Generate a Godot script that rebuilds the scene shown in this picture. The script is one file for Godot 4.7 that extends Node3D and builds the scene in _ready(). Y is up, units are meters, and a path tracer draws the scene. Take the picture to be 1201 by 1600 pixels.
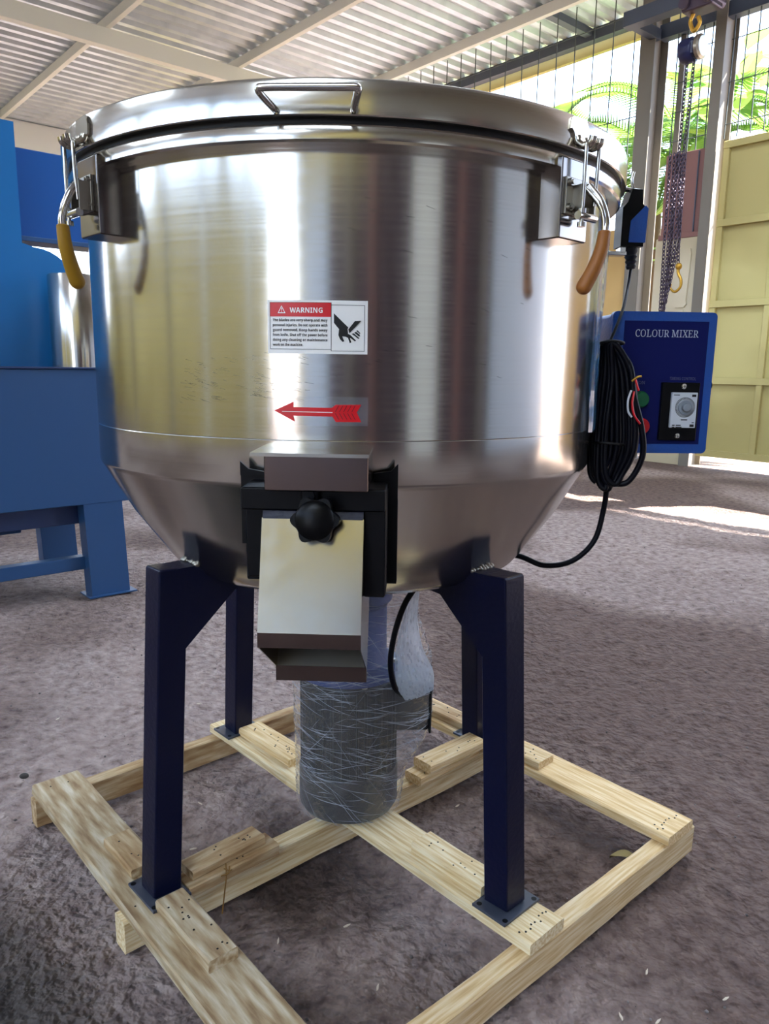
extends Node3D

# ------------------------------------------------------------------ mesh builder
class MB:
	var v := PackedVector3Array()
	var n := PackedVector3Array()
	var uv := PackedVector2Array()
	var xf := Transform3D()

	func tri(a: Vector3, b: Vector3, c: Vector3, na: Vector3, nb: Vector3, nc: Vector3, ua := Vector2.ZERO, ub := Vector2.ZERO, uc := Vector2.ZERO) -> void:
		a = xf * a; b = xf * b; c = xf * c
		na = (xf.basis * na).normalized(); nb = (xf.basis * nb).normalized(); nc = (xf.basis * nc).normalized()
		if (b - a).cross(c - a).dot(na + nb + nc) > 0.0:
			v.append_array(PackedVector3Array([a, c, b])); n.append_array(PackedVector3Array([na, nc, nb])); uv.append_array(PackedVector2Array([ua, uc, ub]))
		else:
			v.append_array(PackedVector3Array([a, b, c])); n.append_array(PackedVector3Array([na, nb, nc])); uv.append_array(PackedVector2Array([ua, ub, uc]))

	func quad(a: Vector3, b: Vector3, c: Vector3, d: Vector3, m: Vector3) -> void:
		var e := (b - a).length(); var f := (d - a).length()
		tri(a, b, c, m, m, m, Vector2(0, 0), Vector2(e, 0), Vector2(e, f))
		tri(a, c, d, m, m, m, Vector2(0, 0), Vector2(e, f), Vector2(0, f))

	func quadn(a: Vector3, b: Vector3, c: Vector3, d: Vector3, na: Vector3, nb: Vector3, nc: Vector3, nd: Vector3, ua := Vector2.ZERO, ub := Vector2.ZERO, uc := Vector2.ZERO, ud := Vector2.ZERO) -> void:
		tri(a, b, c, na, nb, nc, ua, ub, uc)
		tri(a, c, d, na, nc, nd, ua, uc, ud)

	func box(o: Vector3, s: Vector3, bev := 0.002) -> void:
		var h := s * 0.5
		bev = minf(bev, minf(h.x, minf(h.y, h.z)) * 0.9)
		var ax := [Vector3.RIGHT, Vector3.UP, Vector3.BACK]
		var pt := func(i: int, sg: Array) -> Vector3:
			var p := Vector3.ZERO
			for k in 3:
				p[k] = sg[k] * (h[k] - (0.0 if k == i else bev))
			return o + p
		for i in 3:
			var j := (i + 1) % 3; var k := (i + 2) % 3
			for s1 in [-1.0, 1.0]:
				var q := []
				for e in [[-1.0, -1.0], [1.0, -1.0], [1.0, 1.0], [-1.0, 1.0]]:
					var sg := [0.0, 0.0, 0.0]; sg[i] = s1; sg[j] = e[0]; sg[k] = e[1]
					q.append(pt.call(i, sg))
				quad(q[0], q[1], q[2], q[3], ax[i] * s1)
			for s1 in [-1.0, 1.0]:
				for s2 in [-1.0, 1.0]:
					var q := []
					for e in [[i, -1.0], [i, 1.0], [j, 1.0], [j, -1.0]]:
						var sg := [0.0, 0.0, 0.0]; sg[i] = s1; sg[j] = s2; sg[k] = e[1]
						q.append(pt.call(e[0], sg))
					var n1: Vector3 = ax[i] * s1; var n2: Vector3 = ax[j] * s2
					quadn(q[0], q[1], q[2], q[3], n1, n1, n2, n2)
		for a in [-1.0, 1.0]:
			for b in [-1.0, 1.0]:
				for c in [-1.0, 1.0]:
					var sg := [a, b, c]
					tri(pt.call(0, sg), pt.call(1, sg), pt.call(2, sg), Vector3(a, 0, 0), Vector3(0, b, 0), Vector3(0, 0, c))

	# profile of (radius, height) turned about y
	func lathe(prof: PackedVector2Array, seg := 48, a0 := 0.0, a1 := TAU, crease := 35.0) -> void:
		var ns := []
		for i in prof.size() - 1:
			var d := prof[i + 1] - prof[i]
			ns.append(Vector2(d.y, -d.x).normalized())
		var len := 0.0
		for i in prof.size() - 1:
			var p := prof[i]; var q := prof[i + 1]
			var m: Vector2 = ns[i]
			var np := m; var nq := m
			if i > 0 and rad_to_deg(absf(m.angle_to(ns[i - 1]))) < crease: np = (m + ns[i - 1]).normalized()
			if i < ns.size() - 1 and rad_to_deg(absf(m.angle_to(ns[i + 1]))) < crease: nq = (m + ns[i + 1]).normalized()
			var l2 := len + p.distance_to(q)
			for s in seg:
				var t0 := a0 + (a1 - a0) * s / seg; var t1 := a0 + (a1 - a0) * (s + 1) / seg
				var c0 := Vector3(sin(t0), 0, cos(t0)); var c1 := Vector3(sin(t1), 0, cos(t1))
				var up := Vector3.UP
				quadn(c0 * p.x + up * p.y, c1 * p.x + up * p.y, c1 * q.x + up * q.y, c0 * q.x + up * q.y,
					c0 * np.x + up * np.y, c1 * np.x + up * np.y, c1 * nq.x + up * nq.y, c0 * nq.x + up * nq.y,
					Vector2(t0 / TAU, len), Vector2(t1 / TAU, len), Vector2(t1 / TAU, l2), Vector2(t0 / TAU, l2))
			len = l2

	func tube(pts: PackedVector3Array, r: float, sides := 10, closed := false, r2 := -1.0) -> void:
		var np := pts.size()
		var tan := []
		for i in np:
			var a := pts[(i - 1 + np) % np] if closed or i > 0 else pts[i]
			var b := pts[(i + 1) % np] if closed or i < np - 1 else pts[i]
			tan.append((b - a).normalized())
		var x: Vector3 = (tan[0] as Vector3).cross(Vector3.UP if absf(tan[0].y) < 0.9 else Vector3.RIGHT).normalized()
		var rings := []; var nrm := []
		for i in np:
			var t: Vector3 = tan[i]
			x = (x - t * x.dot(t)).normalized()
			var y := t.cross(x)
			var ra := PackedVector3Array(); var rn := PackedVector3Array()
			var rr := r if r2 < 0.0 else lerpf(r, r2, float(i) / (np - 1))
			for s in sides:
				var d := x * cos(TAU * s / sides) + y * sin(TAU * s / sides)
				ra.append(pts[i] + d * rr); rn.append(d)
			rings.append(ra); nrm.append(rn)
		for i in (np if closed else np - 1):
			var j := (i + 1) % np
			for s in sides:
				var s2 := (s + 1) % sides
				quadn(rings[i][s], rings[i][s2], rings[j][s2], rings[j][s], nrm[i][s], nrm[i][s2], nrm[j][s2], nrm[j][s])
		if not closed:
			for e in [[0, -1.0], [np - 1, 1.0]]:
				var m: Vector3 = tan[e[0]] * e[1]
				for s in sides:
					tri(pts[e[0]], rings[e[0]][s], rings[e[0]][(s + 1) % sides], m, m, m)

	# polygon in x,y given thickness along z (centred at z0)
	func prism(poly: PackedVector2Array, depth: float, z0 := 0.0, smooth := false) -> void:
		var idx := Geometry2D.triangulate_polygon(poly)
		var h := depth * 0.5
		for i in range(0, idx.size(), 3):
			for s in [-1.0, 1.0]:
				var m := Vector3(0, 0, s)
				var q := []
				for k in 3:
					var p := poly[idx[i + k]]
					q.append(Vector3(p.x, p.y, z0 + h * s))
				tri(q[0], q[1], q[2], m, m, m, poly[idx[i]], poly[idx[i + 1]], poly[idx[i + 2]])
		var cw := Geometry2D.is_polygon_clockwise(poly)
		var np := poly.size()
		var en := []
		for i in np:
			var d := poly[(i + 1) % np] - poly[i]
			var m := Vector2(d.y, -d.x).normalized() * (-1.0 if cw else 1.0)
			en.append(Vector3(m.x, m.y, 0))
		for i in np:
			var a := poly[i]; var b := poly[(i + 1) % np]
			var na: Vector3 = en[i]; var nb: Vector3 = en[i]
			if smooth:
				na = (en[i] + en[(i - 1 + np) % np]).normalized(); nb = (en[i] + en[(i + 1) % np]).normalized()
			quadn(Vector3(a.x, a.y, z0 - h), Vector3(b.x, b.y, z0 - h), Vector3(b.x, b.y, z0 + h), Vector3(a.x, a.y, z0 + h), na, nb, nb, na)

	func ball(o: Vector3, r: Vector3, seg := 12) -> void:
		for i in seg:
			for j in seg:
				var q := []; var m := []
				for e in [[0, 0], [1, 0], [1, 1], [0, 1]]:
					var th: float = PI * (i + e[0]) / seg; var ph: float = TAU * (j + e[1]) / seg
					var d := Vector3(sin(th) * cos(ph), cos(th), sin(th) * sin(ph))
					q.append(o + d * r); m.append((d / r).normalized())
				quadn(q[0], q[1], q[2], q[3], m[0], m[1], m[2], m[3])

	func cyl(a: Vector3, b: Vector3, r: float, sides := 16) -> void:
		tube(PackedVector3Array([a, b]), r, sides)

	func mesh() -> ArrayMesh:
		var arr := []
		arr.resize(Mesh.ARRAY_MAX)
		arr[Mesh.ARRAY_VERTEX] = v; arr[Mesh.ARRAY_NORMAL] = n; arr[Mesh.ARRAY_TEX_UV] = uv
		var am := ArrayMesh.new()
		am.add_surface_from_arrays(Mesh.PRIMITIVE_TRIANGLES, arr)
		return am


# ------------------------------------------------------------------ scene helpers
var names := {}
var rng := RandomNumberGenerator.new()
const W0 := Vector3(4.5, 0, -7.25)          # a point on the gate wall, at the floor
const WU := Vector3(0.6164, 0, 0.7874)       # along that wall
const WN := Vector3(-0.7874, 0, 0.6164)      # into the shed

func shed(u: float, h: float, n: float) -> Vector3:
	return W0 + WU * u + WN * n + Vector3.UP * h

func shed_xf(u: float, h: float, n: float) -> Transform3D:
	return Transform3D(Basis(WU, Vector3.UP, -WN * -1.0), shed(u, h, n))

func numbered(s: String) -> String:
	if not names.has(s):
		names[s] = 0
		return s
	names[s] += 1
	return "%s_%03d" % [s, names[s]]

func tag(o: Node, label: String, category := "", group := "", kind := "") -> void:
	if label: o.set_meta("label", label)
	if category: o.set_meta("category", category)
	if group: o.set_meta("group", group)
	if kind: o.set_meta("kind", kind)

func thing(called: String, label: String, category: String, at := Vector3.ZERO, group := "") -> Node3D:
	var o := Node3D.new()
	o.name = numbered(called)
	add_child(o)
	o.position = at
	tag(o, label, category, group)
	return o

# a mesh whose shape was laid out in world axes (its parents may be moved, never turned)
func part(called: String, mb, m: Material, parent: Node3D = self, kind := "") -> MeshInstance3D:
	var o := MeshInstance3D.new()
	o.mesh = mb.mesh() if mb is MB else mb
	o.material_override = m
	o.name = numbered(called) if parent == self else called
	var off := Vector3.ZERO
	var p: Node = parent
	while p is Node3D and p != self:
		off += p.position
		p = p.get_parent()
	parent.add_child(o, true)
	o.position = -off
	if kind: o.set_meta("kind", kind)
	return o

# a mesh with a place of its own
func piece(called: String, mesh: Mesh, m: Material, xf: Transform3D, parent: Node3D, kind := "") -> MeshInstance3D:
	var o := MeshInstance3D.new()
	o.mesh = mesh; o.material_override = m
	o.name = numbered(called) if parent == self else called
	parent.add_child(o, true)
	o.transform = xf
	if kind: o.set_meta("kind", kind)
	return o

func spline(pts: Array, per := 8, closed := false) -> PackedVector3Array:
	var out := PackedVector3Array()
	var k := pts.size()
	for i in (k if closed else k - 1):
		var p0: Vector3 = pts[(i - 1 + k) % k] if closed or i > 0 else pts[0] * 2.0 - pts[1]
		var p1: Vector3 = pts[i]
		var p2: Vector3 = pts[(i + 1) % k]
		var p3: Vector3 = pts[(i + 2) % k] if closed or i < k - 2 else pts[k - 1] * 2.0 - pts[k - 2]
		for s in per:
			out.append(p1.cubic_interpolate(p2, p0, p3, float(s) / per))
	if not closed: out.append(pts[k - 1])
	return out

func radial(a: float, pos := Vector3.ZERO) -> Transform3D:   # x tangential, y up, z outwards
	return Transform3D(Basis(Vector3(cos(a), 0, -sin(a)), Vector3.UP, Vector3(sin(a), 0, cos(a))), pos)

# ------------------------------------------------------------------ materials
func noise(freq: float, seed_ := 1, oct := 4, type := FastNoiseLite.TYPE_SIMPLEX_SMOOTH) -> FastNoiseLite:
	var f := FastNoiseLite.new()
	f.noise_type = type; f.frequency = freq; f.seed = seed_; f.fractal_octaves = oct
	return f

func ntex(f: FastNoiseLite, size := 512, cols := [], offs := []) -> NoiseTexture2D:
	var t := NoiseTexture2D.new()
	t.width = size; t.height = size; t.seamless = true; t.noise = f
	if cols.size():
		var g := Gradient.new()
		g.offsets = PackedFloat32Array(offs); g.colors = PackedColorArray(cols)
		t.color_ramp = g
	return t

func mat(c: Color, rough := 0.5, metal := 0.0) -> StandardMaterial3D:
	var m := StandardMaterial3D.new()
	m.albedo_color = c; m.roughness = rough; m.metallic = metal
	return m

func grey2(a: float, b: float) -> Array:
	return [Color(a, a, a), Color(b, b, b)]

var M := {}

func make_materials() -> void:
	# brushed stainless steel
	var streak := ntex(noise(0.012, 5, 4), 512, grey2(0.82, 1.0), [0.2, 0.8])
	var m := mat(Color(0.80, 0.785, 0.755), 0.19, 1.0)
	m.roughness_texture = streak; m.uv1_scale = Vector3(1, 26, 1)
	m.anisotropy_enabled = true; m.anisotropy = -0.4
	M.steel = m
	m = mat(Color(0.80, 0.79, 0.77), 0.13, 1.0); M.chrome = m
	m = mat(Color(0.76, 0.735, 0.68), 0.2, 1.0)
	m.roughness_texture = ntex(noise(0.02, 8, 4), 256, grey2(0.8, 1.0), [0.25, 0.75]); m.uv1_triplanar = true; m.uv1_scale = Vector3(4, 4, 4)
	M.steel_flat = m
	m = mat(Color(0.62, 0.60, 0.56), 0.34, 1.0); M.steel_dull = m
	m = mat(Color(0.50, 0.48, 0.47), 0.13, 1.0); M.latch = m
	m = mat(Color(0.33, 0.27, 0.24), 0.42, 0.7); M.steel_stained = m
	m = mat(Color(0.44, 0.385, 0.37), 0.22, 1.0); M.steel_hood = m
	# paint
	var peel := ntex(noise(0.05, 11, 3), 256)
	m = mat(Color(0.03, 0.05, 0.16), 0.33); m.metallic_specular = 0.35; m.heightmap_enabled = true; m.heightmap_texture = peel; m.heightmap_scale = 0.04
	m.uv1_triplanar = true; m.uv1_scale = Vector3(6, 6, 6); M.navy = m
	M.plate = mat(Color(0.24, 0.26, 0.31), 0.3)  # foot plates: sky glare on navy paint put into a lighter colour
	M.black = mat(Color(0.025, 0.025, 0.04), 0.42); M.black.metallic_specular = 0.3
	M.rubber = mat(Color(0.03, 0.03, 0.04), 0.6)
	M.cable = mat(Color(0.02, 0.022, 0.06), 0.42); M.cable.metallic_specular = 0.3
	M.plastic_black = mat(Color(0.02, 0.02, 0.025), 0.35); M.plastic_black.metallic_specular = 0.3
	m = mat(Color(0.08, 0.29, 0.60), 0.34); m.heightmap_enabled = true; m.heightmap_texture = peel; m.heightmap_scale = 0.03
	m.uv1_triplanar = true; m.uv1_scale = Vector3(8, 8, 8); M.box_blue = m
	M.panel_navy = mat(Color(0.085, 0.11, 0.33), 0.55); M.panel_navy.metallic_specular = 0.2
	M.green = mat(Color(0.01, 0.37, 0.22), 0.35); M.red = mat(Color(0.80, 0.05, 0.10), 0.35)
	M.white_plastic = mat(Color(0.80, 0.82, 0.84), 0.4); M.grey_plastic = mat(Color(0.52, 0.55, 0.58), 0.4)
	M.ink_white = mat(Color(0.72, 0.76, 0.82), 0.6); M.ink_dim = mat(Color(0.33, 0.35, 0.45), 0.6); M.ink_black = mat(Color(0.03, 0.03, 0.03), 0.6)
	M.paper = mat(Color(0.95, 0.94, 0.92), 0.35); M.sign_red = mat(Color(0.83, 0.04, 0.10), 0.35)
	M.slate = mat(Color(0.13, 0.28, 0.45), 0.42); M.slate_dark = mat(Color(0.12, 0.20, 0.36), 0.45)
	M.blue = mat(Color(0.07, 0.40, 0.64), 0.33); M.blue_deep = mat(Color(0.0, 0.30, 0.58), 0.36)
	M.grip_yellow = mat(Color(0.62, 0.46, 0.05), 0.5); M.grip_tan = mat(Color(0.62, 0.38, 0.14), 0.5)
	# wood, in five tones; the grain runs along each board's own x
	var grain := ntex(noise(0.012, 21, 5), 512, [Color(0.80, 0.67, 0.48), Color(0.875, 0.775, 0.60), Color(0.905, 0.825, 0.675), Color(0.945, 0.89, 0.78)], [0.1, 0.42, 0.6, 0.9])
	var fine := ntex(noise(0.09, 25, 3), 256)
	var worn := ntex(noise(0.012, 27, 6), 512, [Color(0.60, 0.49, 0.36), Color(0.74, 0.65, 0.52), Color(0.81, 0.75, 0.64), Color(0.92, 0.89, 0.83)], [0.1, 0.4, 0.6, 0.9])
	for k in 5:
		m = mat([Color(1, 1, 0.98), Color(0.96, 0.93, 0.88), Color(1, 0.96, 0.89), Color(0.92, 0.90, 0.86), Color(0.90, 0.83, 0.73)][k], 0.75)
		m.albedo_texture = grain; m.uv1_triplanar = true; m.uv1_scale = Vector3(0.9, 15, 15) if k < 3 else Vector3(0.9, 6, 6); m.uv1_offset = Vector3(0.17 * k, 0.31 * k, 0.43 * k)
		m.heightmap_enabled = true; m.heightmap_texture = fine; m.heightmap_scale = 0.06
		if k > 2: m.albedo_texture = worn
		M["wood%d" % k] = m
	m = mat(Color(0.36, 0.34, 0.32, 0.32), 0.6, 0.5); m.transparency = BaseMaterial3D.TRANSPARENCY_ALPHA; M.scuff = m
	M.nail = mat(Color(0.10, 0.08, 0.07), 0.5, 0.6)
	# soil
	m = mat(Color(1, 0.95, 0.915), 0.95)
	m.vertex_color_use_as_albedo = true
	m.albedo_texture = ntex(noise(0.03, 31, 6), 1024, [Color(0.38, 0.33, 0.33), Color(0.56, 0.515, 0.51), Color(0.62, 0.58, 0.575), Color(0.70, 0.665, 0.655)], [0.08, 0.34, 0.6, 0.9])
	m.uv1_triplanar = true; m.uv1_world_triplanar = true; m.uv1_scale = Vector3(0.55, 0.55, 0.55)
	m.heightmap_enabled = true; m.heightmap_texture = ntex(noise(0.055, 37, 6), 1024); m.heightmap_scale = 2.2
	m.detail_enabled = true; m.detail_blend_mode = BaseMaterial3D.BLEND_MODE_MUL
	m.detail_albedo = ntex(noise(0.004, 41, 3), 512, [Color(0.66, 0.61, 0.585), Color(1, 1, 1)], [0.36, 0.60])
	m.detail_uv_layer = BaseMaterial3D.DETAIL_UV_2; m.uv2_triplanar = true; m.uv2_world_triplanar = true; m.uv2_scale = Vector3(0.15, 0.15, 0.15)
	M.soil = m
	# building
	m = mat(Color(0.80, 0.74, 0.47), 0.7); m.albedo_texture = ntex(noise(0.006, 51, 4), 256, [Color(0.86, 0.84, 0.8), Color(1, 1, 1)], [0.3, 0.6]); m.uv1_triplanar = true; m.uv1_scale = Vector3(0.3, 0.3, 0.3)
	M.cream = m
	m = m.duplicate(); m.albedo_color = Color(0.78, 0.74, 0.50); M.gate_paint = m
	m = m.duplicate(); m.albedo_color = Color(0.80, 0.66, 0.42); M.ochre = m
	m = m.duplicate(); m.albedo_color = Color(0.84, 0.80, 0.70); m.heightmap_enabled = true; m.heightmap_texture = peel; m.heightmap_scale = 1.0; M.plaster = m
	M.white_sheet = mat(Color(0.86, 0.86, 0.84), 0.5)
	M.beam = mat(Color(0.90, 0.90, 0.86), 0.6)
	M.beam_dark = mat(Color(0.26, 0.29, 0.35), 0.5)
	M.column = mat(Color(0.45, 0.425, 0.385), 0.55)
	m = mat(Color(0.79, 0.82, 0.845), 0.38, 0.4); m.albedo_texture = ntex(noise(0.01, 61, 5), 512, [Color(0.92, 0.93, 0.94), Color(1, 1, 1)], [0.25, 0.6]); m.uv1_triplanar = true; m.uv1_scale = Vector3(0.4, 0.4, 0.4)
	M.roof = m
	m = mat(Color(0.95, 0.97, 1.0), 0.6); m.backlight_enabled = true; m.backlight = Color(0.93, 0.97, 1); M.fibreglass = m
	M.brown_panel = mat(Color(0.50, 0.34, 0.32), 0.6)
	M.pale_wall = mat(Color(0.70, 0.74, 0.80), 0.6)
	M.wall_dark = mat(Color(0.26, 0.20, 0.23), 0.7)
	M.wire = mat(Color(0.30, 0.33, 0.33), 0.5, 0.3)
	M.chain = mat(Color(0.34, 0.30, 0.36), 0.4, 0.7)
	M.brass = mat(Color(0.75, 0.58, 0.22), 0.4, 0.6)
	M.hoist_blue = mat(Color(0.06, 0.09, 0.26), 0.45)
	for k in 3:
		m = mat([Color(0.26, 0.42, 0.17), Color(0.38, 0.52, 0.20), Color(0.52, 0.58, 0.24)][k], 0.45)
		m.backlight_enabled = true; m.backlight = Color(0.5, 0.62, 0.28)
		M["leaf%d" % k] = m
	M.bark = mat(Color(0.36, 0.30, 0.24), 0.9)
	# clear film
	m = mat(Color(1, 1, 1, 0.07), 0.07); m.transparency = BaseMaterial3D.TRANSPARENCY_ALPHA; M.film = m
	m = mat(Color(0.92, 0.95, 1.0, 0.30), 0.32); m.transparency = BaseMaterial3D.TRANSPARENCY_ALPHA; M.film_white = m
	m = mat(Color(0.85, 0.92, 1.0, 0.06), 0.08); m.transparency = BaseMaterial3D.TRANSPARENCY_ALPHA; M.film_clear = m
	m = mat(Color(0.07, 0.075, 0.085), 0.45, 0.2); M.motor = m
	M.gear_blue = mat(Color(0.10, 0.20, 0.42), 0.4)
	M.chip = mat(Color(0.80, 0.74, 0.66), 0.8)
	M.string = mat(Color(0.55, 0.40, 0.18), 0.8)
	M.leaf_dry = mat(Color(0.62, 0.55, 0.36), 0.8)

# ------------------------------------------------------------------ lettering
func text_mesh(s: String, width: float, height: float, serif := false, bold := false, hold := 0.0) -> MB:
	var t := TextMesh.new()
	var f := SystemFont.new()
	f.font_names = PackedStringArray(["Droid Serif" if serif else "Droid Sans"])
	f.font_weight = 700 if bold else 400
	t.font = f; t.text = s; t.font_size = 48; t.pixel_size = 0.01; t.depth = 0.0; t.curve_step = 3.0
	var arr := t.get_mesh_arrays()
	var vs: PackedVector3Array = arr[Mesh.ARRAY_VERTEX]
	var ix: PackedInt32Array = arr[Mesh.ARRAY_INDEX] if arr[Mesh.ARRAY_INDEX] != null else PackedInt32Array(range(vs.size()))
	var lo := Vector3(1e9, 1e9, 0); var hi := -lo
	for p in vs:
		lo = lo.min(p); hi = hi.max(p)
	var cap := 0.35       # cap height of 48 pixels at 0.01
	var sx := width / (hi.x - lo.x) if width > 0.0 else height / cap
	var sy := height / cap
	var base := -0.0
	var mb := MB.new()
	# the baseline: TextMesh centres the line box, so measure from the lowest point of a capital
	var tb := TextMesh.new()
	tb.font = f; tb.text = "H"; tb.font_size = 48; tb.pixel_size = 0.01; tb.depth = 0.0
	var low := 1e9
	for p in (tb.get_mesh_arrays()[Mesh.ARRAY_VERTEX] as PackedVector3Array): low = minf(low, p.y)
	base = low
	for i in range(0, ix.size(), 3):
		var q := []
		for k in 3:
			var p := vs[ix[i + k]]
			q.append(Vector3((p.x - lo.x) * sx - hold, (p.y - base) * sy, 0))
		mb.tri(q[0], q[1], q[2], Vector3.BACK, Vector3.BACK, Vector3.BACK)
	return mb

# bend a flat mesh (x,y,z) round the drum: x is arc length from azimuth a, z stands off the surface
func bend(mb: MB, a: float, y0: float, r: float) -> MB:
	var o := MB.new()
	for i in range(0, mb.v.size(), 3):
		var q := []; var m := []
		for k in 3:
			var p := mb.v[i + k]; var nn := mb.n[i + k]
			var t := a + p.x / r
			var rd := Vector3(sin(t), 0, cos(t)); var td := Vector3(cos(t), 0, -sin(t))
			q.append(rd * (r + p.z) + Vector3.UP * (y0 + p.y))
			m.append(td * nn.x + Vector3.UP * nn.y + rd * nn.z)
		o.tri(q[0], q[1], q[2], m[0], m[1], m[2])
	return o

func flat_poly(pts: Array, z := 0.0, cut := 0.0) -> MB:
	var mb := MB.new()
	var poly := PackedVector2Array(pts)
	var polys: Array = [poly]
	if cut > 0.0:      # slice into upright strips so that it can be bent
		polys = []
		var lo := 1e9; var hi := -1e9
		for p in poly:
			lo = minf(lo, p.x); hi = maxf(hi, p.x)
		var k := int(ceil((hi - lo) / cut))
		for i in k:
			var x0 := lo + cut * i; var x1 := x0 + cut
			polys.append_array(Geometry2D.intersect_polygons(poly, PackedVector2Array([Vector2(x0, -9), Vector2(x1, -9), Vector2(x1, 9), Vector2(x0, 9)])))
	for pg in polys:
		var ix := Geometry2D.triangulate_polygon(pg)
		for i in range(0, ix.size(), 3):
			var q := []
			for j in 3: q.append(Vector3(pg[ix[i + j]].x, pg[ix[i + j]].y, z))
			mb.tri(q[0], q[1], q[2], Vector3.BACK, Vector3.BACK, Vector3.BACK)
	return mb

func rect(x0: float, y0: float, x1: float, y1: float) -> Array:
	return [Vector2(x0, y0), Vector2(x1, y0), Vector2(x1, y1), Vector2(x0, y1)]

func moved(mb: MB, d: Vector3) -> MB:
	for i in mb.v.size(): mb.v[i] += d
	return mb

# ------------------------------------------------------------------ the place
func _ready() -> void:
	rng.seed = 7
	# camera, sky, sun, exposure
	var cam := Camera3D.new()
	cam.name = "camera"
	add_child(cam)
	var yaw := 0.0495; var pitch := 0.1881; var roll := 0.0139
	var side := Vector3(cos(yaw), 0, sin(yaw)); var ahead := Vector3(sin(yaw), 0, -cos(yaw))
	var fwd := ahead * cos(pitch) - Vector3.UP * sin(pitch)
	var top := Vector3.UP * cos(pitch) + ahead * sin(pitch)
	cam.transform = Transform3D(Basis(side * cos(roll) + top * sin(roll), top * cos(roll) - side * sin(roll), -fwd), Vector3(0, 1.1369, 1.6922))
	cam.fov = rad_to_deg(2.0 * atan(800.0 / 1181.26))
	cam.near = 0.05; cam.far = 300.0
	cam.current = true
	var env := Environment.new()
	var sky := Sky.new()
	var ps := ProceduralSkyMaterial.new()
	ps.sky_top_color = Color(0.62, 0.76, 0.95); ps.sky_horizon_color = Color(0.95, 0.97, 1.0)
	ps.ground_horizon_color = Color(0.80, 0.78, 0.74); ps.ground_bottom_color = Color(0.5, 0.46, 0.42)
	ps.energy_multiplier = 1.3
	sky.sky_material = ps
	env.background_mode = Environment.BG_SKY
	env.sky = sky
	env.tonemap_mode = Environment.TONE_MAPPER_LINEAR
	env.tonemap_exposure = 6.4
	env.sdfgi_enabled = true; env.ssao_enabled = true; env.ssil_enabled = true
	var we := WorldEnvironment.new()
	we.name = "world_environment"
	we.environment = env
	add_child(we)
	var sun := DirectionalLight3D.new()
	sun.name = "sun"
	add_child(sun)
	var to_sun := (WU * 0.5 - WN * 0.8 + Vector3.UP).normalized()
	sun.transform = Transform3D(Basis.looking_at(-to_sun, Vector3.UP), to_sun * 40.0)
	sun.light_color = Color(1.0, 0.98, 0.94); sun.light_energy = 3.0
	sun.light_angular_distance = 0.6
	sun.shadow_enabled = true
	sun.sky_mode = DirectionalLight3D.SKY_MODE_LIGHT_ONLY
	make_materials()

	build_floor()
	build_shed()
	build_gate()
	build_outside()
	build_hoist()
	build_blue_machine()
	build_pallet()
	build_mixer()
	build_films_and_cables()
	build_litter()

func axis(lo: float, hi: float, step: float, far: float) -> PackedFloat32Array:
	var out := PackedFloat32Array()
	var left := []
	var s := step; var x := lo
	while x > -far:
		s *= 1.22; x -= s; left.append(x)
	left.reverse()
	for e in left: out.append(e)
	x = lo
	while x < hi:
		out.append(x); x += step
	out.append(hi)
	s = step; x = hi
	while x < far:
		s *= 1.22; x += s; out.append(x)
	return out

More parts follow.
